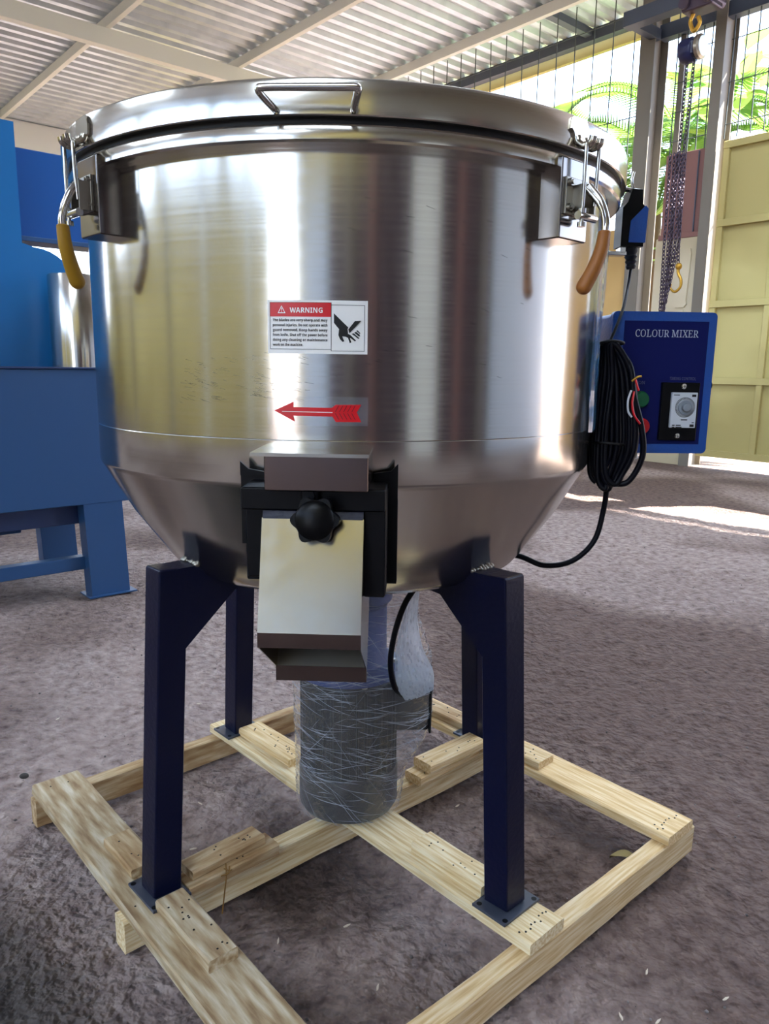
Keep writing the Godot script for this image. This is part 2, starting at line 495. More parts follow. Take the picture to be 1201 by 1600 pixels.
func build_floor() -> void:
	var xs := axis(-2.1, 2.6, 0.022, 70.0)
	var zs := axis(-3.4, 1.5, 0.022, 70.0)
	var f1 := noise(0.9, 3, 4); var f2 := noise(7.0, 4, 4); var f3 := noise(2.6, 9, 2)
	var w := xs.size(); var d := zs.size()
	var v := PackedVector3Array(); v.resize(w * d)
	var cols := PackedColorArray(); cols.resize(w * d)
	# damp patches, plus the machine's shade painted in: x, z, reach, strength, and how green
	var stains_and_shade := [[-0.92, 0.42, 0.30, 0.62, 0.8], [-0.62, 0.62, 0.26, 0.55, 1.0], [-0.75, 0.80, 0.3, 0.5, 0.6], [-0.40, 0.80, 0.25, 0.35, 0.2], [-0.12, 0.06, 0.2, 0.62, 0.0], [-0.02, 0.2, 0.16, 0.5, 0.0], [-0.3, 0.16, 0.14, 0.3, 0.0],
		[-0.02, 0.62, 0.2, 0.5, 0.1], [-0.2, 0.56, 0.16, 0.4, 0.0], [0.25, 0.42, 0.14, 0.25, 0.0], [0.42, 0.16, 0.13, 0.5, 0.0], [0.2, -0.16, 0.2, 0.45, 0.0], [-1.25, -0.6, 0.3, 0.25, 0.1], [-1.2, 0.0, 0.25, 0.2, 0.2], [1.7, -2.2, 0.5, 0.12, 0.0], [-0.3, 1.9, 0.9, 0.55, 0.2], [0.9, 1.8, 0.8, 0.45, 0.1], [-1.3, 1.3, 0.6, 0.45, 0.5]]  # last three unseen, added to darken the cone's reflection
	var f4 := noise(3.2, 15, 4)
	for j in d:
		for i in w:
			var x := xs[i]; var z := zs[j]
			var near := 1.0 - smoothstep(4.0, 12.0, Vector2(x, z).length())
			var lump := maxf(0.0, f3.get_noise_2d(x, z) - 0.15)
			var h := -0.012 + f1.get_noise_2d(x, z) * 0.012 * near + f2.get_noise_2d(x, z) * 0.011 * near - lump * 0.02 * near
			v[j * w + i] = Vector3(x, minf(h, 0.0), z)
			var c := Color(1, 1, 1)
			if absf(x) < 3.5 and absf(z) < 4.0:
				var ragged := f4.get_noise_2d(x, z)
				for e in stains_and_shade:
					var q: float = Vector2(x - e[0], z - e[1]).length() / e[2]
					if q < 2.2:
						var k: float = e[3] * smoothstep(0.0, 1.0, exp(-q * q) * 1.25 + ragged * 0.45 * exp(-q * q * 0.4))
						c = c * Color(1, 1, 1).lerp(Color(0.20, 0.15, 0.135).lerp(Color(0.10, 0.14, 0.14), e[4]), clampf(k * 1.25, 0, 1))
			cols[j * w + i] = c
	var idx := PackedInt32Array()
	for j in d - 1:
		for i in w - 1:
			var a := j * w + i
			idx.append_array(PackedInt32Array([a, a + 1, a + w, a + 1, a + w + 1, a + w]))
	var arr := []; arr.resize(Mesh.ARRAY_MAX)
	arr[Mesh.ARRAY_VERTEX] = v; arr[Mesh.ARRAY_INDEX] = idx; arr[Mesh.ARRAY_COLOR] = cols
	var st := SurfaceTool.new()
	st.create_from_arrays(arr)
	st.generate_normals()
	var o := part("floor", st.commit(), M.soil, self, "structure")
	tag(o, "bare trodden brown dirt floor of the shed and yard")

func wall_box(mb: MB, u0: float, u1: float, h0: float, h1: float, n0: float, n1: float) -> void:
	var keep := mb.xf
	mb.xf = shed_xf(0, 0, 0)
	mb.box(Vector3((u0 + u1) * 0.5, (h0 + h1) * 0.5, (n0 + n1) * 0.5), Vector3(u1 - u0, h1 - h0, n1 - n0), 0.004)
	mb.xf = keep

func build_shed() -> void:
	var mb := MB.new()
	# roof: corrugated sheets laid side by side over purlins and rafters
	var ceiling := Node3D.new(); ceiling.name = "ceiling"; add_child(ceiling)
	tag(ceiling, "white corrugated metal roof on white purlins and rafters", "", "", "structure")
	var pitch := 0.27; var hh := 0.06
	var u := 0.0
	var prof := []
	for k in 4:
		prof.append_array([Vector2(u, 0), Vector2(u + 0.10, 0), Vector2(u + 0.135, hh), Vector2(u + 0.235, hh)])
		u += pitch
	prof.append(Vector2(u, 0))
	var make := func(na: float, nb: float) -> Mesh:
		var sheet := MB.new()
		for i in prof.size() - 1:
			var a: Vector2 = prof[i]; var b: Vector2 = prof[i + 1]
			var m := Vector3(b.y - a.y, -(b.x - a.x), 0).normalized()
			for s in 2:
				var o := Vector3(0, 0.006 * s, 0)
				sheet.quad(Vector3(a.x, a.y, na) + o, Vector3(b.x, b.y, na) + o, Vector3(b.x, b.y, nb) + o, Vector3(a.x, a.y, nb) + o, m if s == 0 else -m)
		return sheet.mesh()
	var sm: Mesh = make.call(-1.2, 17.3)
	# unseen fibreglass skylights, one layer thick, added to brighten floor and walls
	var clear := func(na: float, nb: float) -> Mesh:
		var sl := MB.new()
		for i in prof.size() - 1:
			var a: Vector2 = prof[i]; var b: Vector2 = prof[i + 1]
			sl.quad(Vector3(a.x, a.y, na), Vector3(b.x, b.y, na), Vector3(b.x, b.y, nb), Vector3(a.x, a.y, nb), Vector3(b.y - a.y, -(b.x - a.x), 0).normalized())
		return sl.mesh()
	var lit := {13: [2.14, 6.42], 14: [2.14, 6.42], 15: [2.14, 6.42], 5: [8.56, 12.84], 6: [8.56, 12.84], 7: [8.56, 12.84], 10: [12.84, 15.0], 11: [12.84, 15.0], 12: [12.84, 15.0], 17: [10.7, 15.0], 18: [10.7, 15.0]}
	var cache := {}
	for k in 21:
		var at := shed_xf(-13.45 + 1.08 * k, 6.0 + 0.001 * (k % 2), 0)
		if k in lit:
			var e: Array = lit[k]
			if not e[0] in cache: cache[e[0]] = [make.call(-1.2, e[0] + 0.04), make.call(e[1] - 0.04, 17.3), clear.call(e[0], e[1])]
			piece("roof_sheet", cache[e[0]][0], M.roof, at, ceiling); piece("roof_sheet", cache[e[0]][1], M.roof, at, ceiling)
			piece("added_skylight_sheet", cache[e[0]][2], M.fibreglass, at, ceiling)
		else:
			piece("roof_sheet", sm, M.roof, at, ceiling)
	for k in 9:
		mb = MB.new()
		wall_box(mb, -13.4, 9.2, 5.86, 6.0, 0.0 + 2.14 * k, 0.08 + 2.14 * k)
		part("purlin", mb, M.beam, ceiling)
	for k in 4:
		mb = MB.new()
		wall_box(mb, -7.52 + 6.1 * (k - 1), -7.38 + 6.1 * (k - 1), 5.62, 5.86, 0.3, 17.0)
		part("rafter", mb, M.beam, ceiling)
	mb = MB.new(); wall_box(mb, -13.4, 9.2, 5.84, 5.995, -1.16, -1.02); part("eaves_beam", mb, M.beam_dark, ceiling)
	mb = MB.new(); wall_box(mb, -13.4, 9.2, 5.74, 5.93, -1.32, -1.24); part("fascia_board", mb, M.cream, ceiling)
	mb = MB.new(); wall_box(mb, -3.05, -2.93, 5.9, 6.0, -1.05, 0.02); part("eaves_strut", mb, M.beam_dark, ceiling)
	# wall with the gate, to the right
	mb = MB.new()
	wall_box(mb, -13.4, -1.46, 0.0 - 0.1, 2.95, -0.22, 0.0)
	var wr := part("wall_right", mb, M.ochre, self, "structure")
	tag(wr, "ochre painted wall under the mesh, beside the first steel column")
	mb = MB.new(); wall_box(mb, -1.05, -0.5, -0.1, 2.76, -0.2, 0.02)
	var wp := part("wall_right_pier", mb, M.plaster, self, "structure")
	tag(wp, "cracked whitish plaster pier between the two steel columns")
	# the lumps of broken plaster on it
	for e in [[-0.66, 2.62, 1.92, 0.19], [-0.665, 1.90, 1.2, 0.185], [-0.68, 1.17, 0.25, 0.2]]:
		var pts := []
		for k in 14:
			var t := TAU * k / 14.0
			pts.append(Vector2(e[3] * 0.5 * signf(cos(t)) * pow(absf(cos(t)), 0.35) + rng.randf_range(-0.012, 0.012), (e[1] - e[2]) * 0.5 * signf(sin(t)) * pow(absf(sin(t)), 0.3) + rng.randf_range(-0.015, 0.015)))
		mb = MB.new(); mb.xf = shed_xf(e[0], (e[1] + e[2]) * 0.5, 0.0)
		mb.prism(PackedVector2Array(pts), 0.03, 0.035)
		part("plaster_patch", mb, M.plaster, wp)
	mb = MB.new(); wall_box(mb, -1.02, -0.5, 2.76, 3.74, -0.06, -0.02)
	var bp := part("wall_right_panel", mb, M.brown_panel, self, "structure")
	tag(bp, "dull brown sheet panel behind the hanging chains")
	mb = MB.new(); wall_box(mb, -0.60, -0.585, 2.78, 3.72, -0.02, 0.0); part("panel_seam", mb, M.beam_dark, bp)
	mb = MB.new(); wall_box(mb, -1.02, -0.5, 2.74, 2.80, -0.02, 0.03); part("panel_rail", mb, M.brown_panel, bp)
	mb = MB.new(); wall_box(mb, 2.9, 6.4, -0.1, 3.3, -0.22, 0.0); wall_box(mb, 8.9, 9.2, -0.1, 5.86, -0.22, 0.0)
	tag(part("wall_right", mb, M.ochre, self, "structure"), "ochre painted wall between the gate and the open bay")
	# steel columns: two flanges and a web each
	for e in [[-1.42, -1.22, 0], [-0.47, -0.34, 1], [2.62, 2.8, 2]]:
		var col := Node3D.new(); col.name = "column" if e[2] == 0 else "column_%03d" % e[2]; add_child(col)
		tag(col, ["tall grey steel column of I section left of the chains", "tall steel gate column with a sunlit web right of the chains", "steel column at the far side of the gate"][e[2]], "", "", "structure")
		mb = MB.new(); wall_box(mb, e[0], e[1], -0.1, 5.86, 0.08, 0.10); part("flange", mb, M.column, col)
		mb = MB.new(); wall_box(mb, e[0], e[1], -0.1, 5.86, -0.22, -0.20); part("flange", mb, M.column, col)
		mb = MB.new(); wall_box(mb, (e[0] + e[1]) * 0.5 - 0.008, (e[0] + e[1]) * 0.5 + 0.008, -0.1, 5.86, -0.2, 0.08); part("web", mb, M.column, col)
	mb = MB.new(); wall_box(mb, -1.24, 2.62, 5.1, 5.26, -0.16, -0.02)
	tag(part("trim_1", mb, M.beam_dark, self, "structure"), "dark steel tie beam across the top of the gate bay")
	mb = MB.new(); wall_box(mb, -1.0, -0.93, 2.8, 5.1, -0.16, -0.1)
	tag(part("trim_2", mb, M.column, self, "structure"), "slim steel post behind the chains")
	# wire mesh above wall, pier and gate
	var bays := [[-13.3, -1.44, 2.95, 5.86, 0.30, 1.2, "long wire mesh panel above the ochre wall"], [-1.0, -0.48, 3.74, 5.86, 0.11, 0.33, "narrow wire mesh panel above the brown sheet behind the chains"], [-0.33, 2.62, 3.8, 5.86, 0.15, 0.45, "wire mesh panel above the yellow gate"], [2.9, 6.4, 3.3, 5.86, 0.3, 0.9, "wire mesh panel on the wall past the gate"]]
	for b in bays:
		mb = MB.new(); mb.xf = shed_xf(0, 0, -0.05)
		var x: float = b[0]
		while x <= b[1]:
			var lean := rng.randf_range(-0.02, 0.02)
			mb.tube(PackedVector3Array([Vector3(x, b[2], 0), Vector3(x + lean, (b[2] + b[3]) * 0.5, rng.randf_range(-0.01, 0.01)), Vector3(x, b[3], 0)]), 0.0075, 5)
			x += b[4]
		var y: float = b[2] + 0.15
		while y < b[3]:
			mb.tube(PackedVector3Array([Vector3(b[0], y, 0.012), Vector3(b[1], y, 0.012)]), 0.006, 5)
			y += b[5]
		var th := thing("mesh_panel", b[6], "mesh", shed(b[0], b[2], -0.05))
		part("wires", mb, M.wire, th, "stuff")
	# the other three walls, each with the openings that light the shed
	mb = MB.new()
	wall_box(mb, -13.5, -13.3, -0.1, 2.2, -0.2, 17.2); wall_box(mb, -13.5, -13.3, 4.6, 5.45, -0.2, 17.2)
	wall_box(mb, -13.5, -13.3, 2.2, 4.6, -0.2, 1.6); wall_box(mb, -13.5, -13.3, 2.2, 4.6, 5.6, 10.0); wall_box(mb, -13.5, -13.3, 2.2, 4.6, 14.0, 17.2)
	tag(part("wall_back", mb, M.cream, self, "structure"), "cream end wall far behind the blue machine")
	mb = MB.new(); wall_box(mb, -13.45, -13.25, 5.45, 6.0, -0.2, 17.2)
	tag(part("trim_3", mb, M.white_sheet, self, "structure"), "white sheet strip between end wall and roof")
	mb = MB.new()
	wall_box(mb, -13.5, 6.5, -0.1, 3.6, 17.0, 17.2); wall_box(mb, 8.5, 9.2, -0.1, 3.6, 17.0, 17.2); wall_box(mb, 6.5, 8.5, 3.15, 3.6, 17.0, 17.2)
	wall_box(mb, -13.5, 9.2, 5.5, 6.0, 17.0, 17.2)
	for k in 5: wall_box(mb, -13.5 + 5.5 * k, -12.9 + 5.5 * k, 3.6, 5.5, 17.0, 17.2)
	tag(part("wall_left", mb, M.cream, self, "structure"), "long cream side wall facing the gate wall")
	mb = MB.new()
	wall_box(mb, 9.0, 9.2, -0.1, 3.4, 5.7, 14.3)
	tag(part("wall_front", mb, M.wall_dark, self, "structure"), "dark end wall behind the photographer, with an added white door panel")
	mb = MB.new(); wall_box(mb, 9.0, 9.2, -0.1, 3.4, -0.2, 5.7); wall_box(mb, 9.0, 9.2, -0.1, 3.4, 14.3, 17.2)
	tag(part("wall_front", mb, M.pale_wall, self, "structure"), "pale grey ends of the wall behind the photographer")
	for e in [[8.3, 9.5, "door_1"]]:  # unseen white panel, added for a bright band in the drum's reflection
		mb = MB.new(); wall_box(mb, 8.93, 9.0, -0.02, 3.1, e[0], e[1])
		tag(part(e[2], mb, M.white_sheet, self, "structure"), "added white door panel in the dark wall behind the photographer")
	mb = MB.new(); wall_box(mb, 9.0, 9.2, 3.4, 6.0, -0.2, 11.6)
	tag(part("trim_7", mb, M.column, self, "structure"), "grey upper band of the end wall behind the photographer")
	mb = MB.new(); wall_box(mb, 9.0, 9.2, 3.4, 6.0, 11.6, 17.2)
	tag(part("trim_6", mb, M.cream, self, "structure"), "cream upper band of the end wall behind the photographer")
	# unseen wall columns added to vary the bands of reflection on the drum
	for e in [[-7.45, 16.8], [-1.3, 16.8], [1.8, 16.8], [4.85, 16.8]]:
		mb = MB.new(); wall_box(mb, e[0] - 0.12, e[0] + 0.12, -0.1, 5.6, e[1], 17.0)
		tag(part("added_wall_column", mb, M.beam if e[0] > 0 else M.column, self, "structure"), "added plain column against the long cream wall")
	for e in [[11.3, M.brown_panel], [10.6, M.wall_dark], [12.6, M.column], [7.4, M.brown_panel], [6.2, M.column]]:
		mb = MB.new(); wall_box(mb, 8.75, 9.0, -0.1, 3.4, e[0] - 0.13, e[0] + 0.13)
		tag(part("added_wall_column", mb, e[1], self, "structure"), "added plain column against the dark end wall")

func build_gate() -> void:
	var g := thing("sliding_gate", "pale yellow sheet metal gate with welded rails beside the column", "gate", shed(1.2, 0.12, -0.02))
	var x0 := -0.30; var x1 := 2.6
	var verts := [-0.30, 0.34, 1.0, 1.66, 2.54]
	var rails := [0.12, 1.0, 1.9, 2.82, 3.68]
	for i in 4:
		for j in 4:
			var mb := MB.new(); wall_box(mb, verts[i] + 0.03, verts[i + 1] + 0.03, rails[j] + 0.03, rails[j + 1] + 0.03, -0.075, -0.06)
			part("panel", mb, M.gate_paint, g)
	for i in 5:
		var mb := MB.new(); wall_box(mb, verts[i], verts[i] + 0.07, 0.12, 3.76, -0.06, -0.01)
		part("upright", mb, M.gate_paint, g)
	for j in 5:
		var mb := MB.new(); wall_box(mb, x0, x1, rails[j], rails[j] + 0.08, -0.055, 0.0)
		part("rail", mb, M.gate_paint, g)

func build_outside() -> void:
	# palms and broad-leaved shrubs beyond the mesh
	var frond := MB.new()
	var spine := spline([Vector3(0, 0, 0), Vector3(0.5, 0.42, 0), Vector3(1.2, 0.55, 0), Vector3(1.9, 0.25, 0), Vector3(2.3, -0.25, 0)], 6)
	frond.tube(spine, 0.018, 5, false, 0.004)
	for i in range(3, spine.size()):
		for s in [-1.0, 1.0]:
			for half in 2:
				var p := spine[i].lerp(spine[i - 1], 0.5 * half)
				var L := 0.55 * sin(PI * clampf(float(i - half * 0.5) / spine.size(), 0.08, 0.95)) + 0.1
				var q := p + Vector3(L * 0.55, -0.28 * L, s * L * 0.8)
				var wv := Vector3(0.022, 0, -s * 0.01)
				var m := Vector3(0, 1, s * 0.3).normalized()
				frond.tri(p - wv, p + wv, q, m, m, m)
				frond.tri(p - wv * 0.2 + Vector3(0, -0.004, 0), p + wv + Vector3(0, -0.01, 0), q, -m, -m, -m)
	var fm := frond.mesh()
	var k := 0
	for e in [[-4.9, 4.7, -4.2, "palm with drooping feathery fronds, farthest left beyond the mesh"], [-3.1, 3.9, -3.4, "shorter palm standing just left of the first steel column, beyond the mesh"], [-2.6, 4.6, -3.0, "palm showing between the two columns behind the chain block"], [-1.0, 3.9, -4.6, "palm seen low behind the chains, beyond the mesh"]]:
		var base := shed(e[0], -0.03, e[2])
		var t := thing("palm_tree", e[3], "palm tree", base)
		var mb := MB.new()
		mb.tube(spline([base, base + Vector3(0.06, e[1] * 0.5, 0.03), base + Vector3(0, e[1], 0)], 6), 0.13, 10, false, 0.08)
		part("trunk", mb, M.bark, t)
		for i in 15:
			var a := TAU * i / 15.0 + rng.randf() * 0.4
			var tilt := rng.randf_range(-0.35, 0.75)
			piece("frond", fm, M["leaf%d" % (0 if i % 3 else 1)], Transform3D(Basis(Vector3.UP, a) * Basis(Vector3(0, 0, 1), tilt) * Basis.from_scale(Vector3.ONE * rng.randf_range(0.7, 1.0)), Vector3(0, e[1], 0)), t)
		k += 1
	# broad leaves
	var leaf := MB.new()
	var nseg := 8
	for i in nseg:
		var t0 := float(i) / nseg; var t1 := float(i + 1) / nseg
		for s in [-1.0, 1.0]:
			var w0 := 0.19 * sin(PI * pow(t0, 0.75)); var w1 := 0.19 * sin(PI * pow(t1, 0.75))
			var a := Vector3(t0, -0.35 * t0 * t0, 0); var b := Vector3(t1, -0.35 * t1 * t1, 0)
			leaf.quad(a, b, b + Vector3(0, 0.05, s * w1), a + Vector3(0, 0.05, s * w0), Vector3(0.2, 1, -s * 0.25).normalized())
	var lm := leaf.mesh()
	for e in [[-1.6, -2.6, 5.6, "yellow green broad-leaved tree right of the gate column, above the gate"], [0.4, -3.2, 5.8, "broad-leaved tree standing behind the gate, farther along"], [-3.7, -5.2, 6.2, "tall leafy tree behind the palms"], [-6.6, -5.0, 5.6, "leafy tree beyond the far end of the mesh wall"]]:
		var base := shed(e[0], -0.03, e[1])
		var t := thing("leafy_tree", e[3], "tree", base)
		var mb := MB.new()
		mb.tube(spline([base, base + Vector3(0.1, e[2] * 0.4, 0), base + Vector3(0, e[2] * 0.85, 0.1)], 6), 0.09, 8, false, 0.03)
		part("trunk", mb, M.bark, t)
		for i in 90:
			var a := rng.randf() * TAU
			var hh: float = e[2] * rng.randf_range(0.5, 1.0)
			var rr := rng.randf_range(0.1, 0.75)
			piece("leaf", lm, M["leaf%d" % (rng.randi() % 3)], Transform3D(Basis(Vector3.UP, a) * Basis(Vector3(0, 0, 1), rng.randf_range(-0.5, 0.5)) * Basis.from_scale(Vector3.ONE * rng.randf_range(0.45, 0.8)), Vector3(cos(a) * rr, hh, -sin(a) * rr)), t)

func chain_mesh(pts: PackedVector3Array, mb: MB, pitch := 0.042, r := 0.0075) -> void:
	var curve := Curve3D.new()
	for p in pts: curve.add_point(p)
	var L := curve.get_baked_length()
	var k := int(L / pitch)
	for i in k:
		var a := curve.sample_baked(pitch * i); var b := curve.sample_baked(minf(pitch * (i + 1), L))
		var t := (b - a).normalized()
		var x := t.cross(Vector3(0.3, 0.1, 0.9)).normalized()
		if i % 2: x = t.cross(x)
		var c := (a + b) * 0.5
		var ring := PackedVector3Array()
		for s in 8:
			var g := TAU * s / 8.0
			ring.append(c + t * cos(g) * pitch * 0.72 + x * sin(g) * pitch * 0.42)
		mb.tube(ring, r, 4, true)

func build_hoist() -> void:
	var n0 := 0.6
	var P := func(u: float, h: float, dn := 0.0) -> Vector3: return shed(u, h, n0 + dn)
	var mb := MB.new(); wall_box(mb, -1.3, 2.7, 5.06, 5.22, 0.52, 0.68)
	tag(part("trim_4", mb, M.beam_dark, self, "structure"), "dark hoist beam crossing in front of the gate bay")
	for e in [[-1.3], [2.6]]:
		mb = MB.new(); wall_box(mb, e[0], e[0] + 0.1, 5.08, 5.2, 0.0, 0.56)
		tag(part("trim_5", mb, M.beam_dark, self, "structure"), "short bracket carrying the dark hoist beam")
	var t := thing("chain_hoist", "chain hoist hanging by a yellow hook from the dark beam between the columns", "hoist", P.call(-0.45, 4.4))
	mb = MB.new(); mb.xf = shed_xf(-0.38, 5.0, n0)
	mb.box(Vector3(0, 0.03, 0), Vector3(0.36, 0.12, 0.24), 0.02)
	for s in [-1.0, 1.0]:
		mb.cyl(Vector3(s * 0.13, 0.05, -0.16), Vector3(s * 0.13, 0.05, 0.16), 0.06, 14)
	part("trolley", mb, M.chain, t)
	mb = MB.new()
	mb.tube(spline([P.call(-0.47, 4.98), P.call(-0.50, 4.9), P.call(-0.45, 4.80), P.call(-0.39, 4.86), P.call(-0.41, 4.93)], 6), 0.022, 8)
	part("top_hook", mb, M.brass, t)
	mb = MB.new(); mb.xf = shed_xf(-0.47, 4.61, n0)
	mb.lathe(PackedVector2Array([Vector2(0.001, -0.09), Vector2(0.07, -0.09), Vector2(0.11, -0.06), Vector2(0.115, 0.06), Vector2(0.08, 0.09), Vector2(0.001, 0.09)]), 20)
	mb.xf = shed_xf(-0.47, 4.61, n0) * Transform3D(Basis(Vector3(0, 0, 1), PI / 2), Vector3(-0.02, 0, 0))
	mb.lathe(PackedVector2Array([Vector2(0.001, -0.07), Vector2(0.12, -0.07), Vector2(0.13, -0.05), Vector2(0.13, 0.05), Vector2(0.12, 0.07), Vector2(0.001, 0.07)]), 20)
	part("gear_case", mb, M.hoist_blue, t)
	mb = MB.new(); mb.xf = shed_xf(-0.36, 4.62, n0) * Transform3D(Basis(Vector3(0, 0, 1), PI / 2), Vector3.ZERO)
	mb.lathe(PackedVector2Array([Vector2(0.001, -0.035), Vector2(0.10, -0.035), Vector2(0.125, -0.015), Vector2(0.125, 0.02), Vector2(0.06, 0.05), Vector2(0.001, 0.05)]), 24)
	part("hand_wheel", mb, M.steel_dull, t)
	mb = MB.new()
	chain_mesh(PackedVector3Array([P.call(-0.50, 4.5), P.call(-0.505, 3.9), P.call(-0.52, 3.0), P.call(-0.55, 1.5)]), mb)
	chain_mesh(PackedVector3Array([P.call(-0.42, 4.5), P.call(-0.44, 3.9), P.call(-0.46, 3.3), P.call(-0.41, 2.35)]), mb)
	for k in 5:
		var du: float = [-0.59, -0.54, -0.50, -0.455, -0.41][k]
		chain_mesh(PackedVector3Array([P.call(du, 3.56, 0.04), P.call(du + 0.005, 2.6, 0.03), P.call(du * 0.4 - 0.33, 1.55 + 0.12 * k, 0.03)]), mb)
	part("chain", mb, M.chain, t, "stuff")
	mb = MB.new()
	mb.tube(spline([P.call(-0.40, 2.36), P.call(-0.40, 2.26), P.call(-0.36, 2.18), P.call(-0.36, 2.10), P.call(-0.42, 2.05), P.call(-0.48, 2.09), P.call(-0.48, 2.14)], 6), 0.02, 8, false, 0.012)
	mb.ball(P.call(-0.40, 2.33), Vector3.ONE * 0.04, 8)
	part("load_hook", mb, M.brass, t)

func build_blue_machine() -> void:
	var o := Vector3(-1.258, 0, -1.97)
	var d := Vector3(0.787, 0, -0.616); var b := Vector3(0.616, 0, 0.787)   # along the front; towards the viewer
	var X := Transform3D(Basis(d, Vector3.UP, b), o)
	var t := thing("blue_machine", "large slate and bright blue machine on splayed legs, left of the mixer", "machine", o)
	var bx := func(x0: float, x1: float, y0: float, y1: float, z0: float, z1: float, bev := 0.004) -> MB:
		var mb := MB.new(); mb.xf = X
		mb.box(Vector3((x0 + x1) * 0.5, (y0 + y1) * 0.5, (z0 + z1) * 0.5), Vector3(x1 - x0, y1 - y0, z1 - z0), bev)
		return mb
	part("body", bx.call(-1.6, 0.26, 0.468, 1.112, -0.9, 0.0), M.slate, t)
	part("top_plate", bx.call(-1.62, 0.27, 1.112, 1.121, -0.91, 0.01, 0.002), M.slate_dark, t)
	# splayed legs, leaning outwards to the right
	for e in [[0.0, 0.19, 0.0, 0.0], [0.0, 0.19, -0.75, 0.0]]:
		var mb := MB.new(); mb.xf = X
		mb.prism(PackedVector2Array([Vector2(0.0, 0.0), Vector2(0.19, 0.0), Vector2(0.172, 0.47), Vector2(-0.018, 0.47)]), 0.09, -0.046 + e[2])
		var leg := part("leg", mb, M.slate, t)
		mb = MB.new(); mb.xf = X
		mb.box(Vector3(0.1, 0.003, -0.05 + e[2]), Vector3(0.24, 0.007, 0.14), 0.001)
		part("foot_plate", mb, M.slate, leg)
	part("apron", bx.call(-1.6, 0.0, 0.36, 0.47, -0.16, -0.1), M.slate_dark, t)
	part("cross_bar", bx.call(-1.6, 0.0, 0.135, 0.20, -0.12, -0.06), M.slate, t)
	part("bracket", bx.call(-0.40, -0.20, 0.285, 0.345, -0.55, -0.4), M.slate, t)
	part("bracket", bx.call(-0.36, -0.35, 0.285, 0.37, -0.55, -0.4), M.slate, t)
	part("cross_bar", bx.call(-1.6, 0.0, 0.34, 0.37, -0.6, -0.35), M.slate_dark, t)
	# upright plate with a concave cut-out
	var pts := [Vector2(-1.5, 1.12), Vector2(0.12, 1.12), Vector2(0.12, 1.50)]
	for k in 9:
		var g := PI / 2 * k / 8.0
		pts.append(Vector2(0.13 - 0.19 * (1.0 - cos(g)), 1.50 + 0.185 * sin(g)))
	pts.append_array([Vector2(-0.115, 1.70), Vector2(-0.115, 2.235), Vector2(-1.5, 2.24)])
	var mb := MB.new(); mb.xf = X
	mb.prism(PackedVector2Array(pts), 0.03, -0.35)
	part("side_plate", mb, M.blue, t)
	part("hood", bx.call(-1.2, 0.75, 1.735, 2.155, -0.52, -0.45), M.blue_deep, t)
	part("hood_flange", bx.call(-0.115, 0.76, 1.715, 1.737, -0.53, -0.36, 0.002), M.slate, t)
	# the bright steel cylinder standing on it
	var cy := thing("steel_cylinder", "upright bare steel cylinder standing on the blue machine's slate body", "cylinder", X * Vector3(0.075, 1.121, -0.16))
	mb = MB.new(); mb.xf = Transform3D(Basis(), X * Vector3(0.075, 0, -0.16))
	mb.lathe(PackedVector2Array([Vector2(0.0, 1.121), Vector2(0.136, 1.121), Vector2(0.136, 1.545), Vector2(0.133, 1.55), Vector2(0.128, 1.55), Vector2(0.128, 1.45), Vector2(0, 1.45)]), 48)
	part("shell", mb, M.steel, cy)

# ------------------------------------------------------------------ pallet
const PH := 0.8687
func pallet_xf(c: Vector3, turn := 0.0) -> Transform3D:   # x along e1 (boards)
	var e1 := Vector3(cos(PH), 0, sin(PH)); var e2 := Vector3(-sin(PH), 0, cos(PH))
	return Transform3D(Basis(e1, Vector3.UP, e2) * Basis(Vector3.UP, turn), e1 * c.x + Vector3.UP * c.y + e2 * c.z)

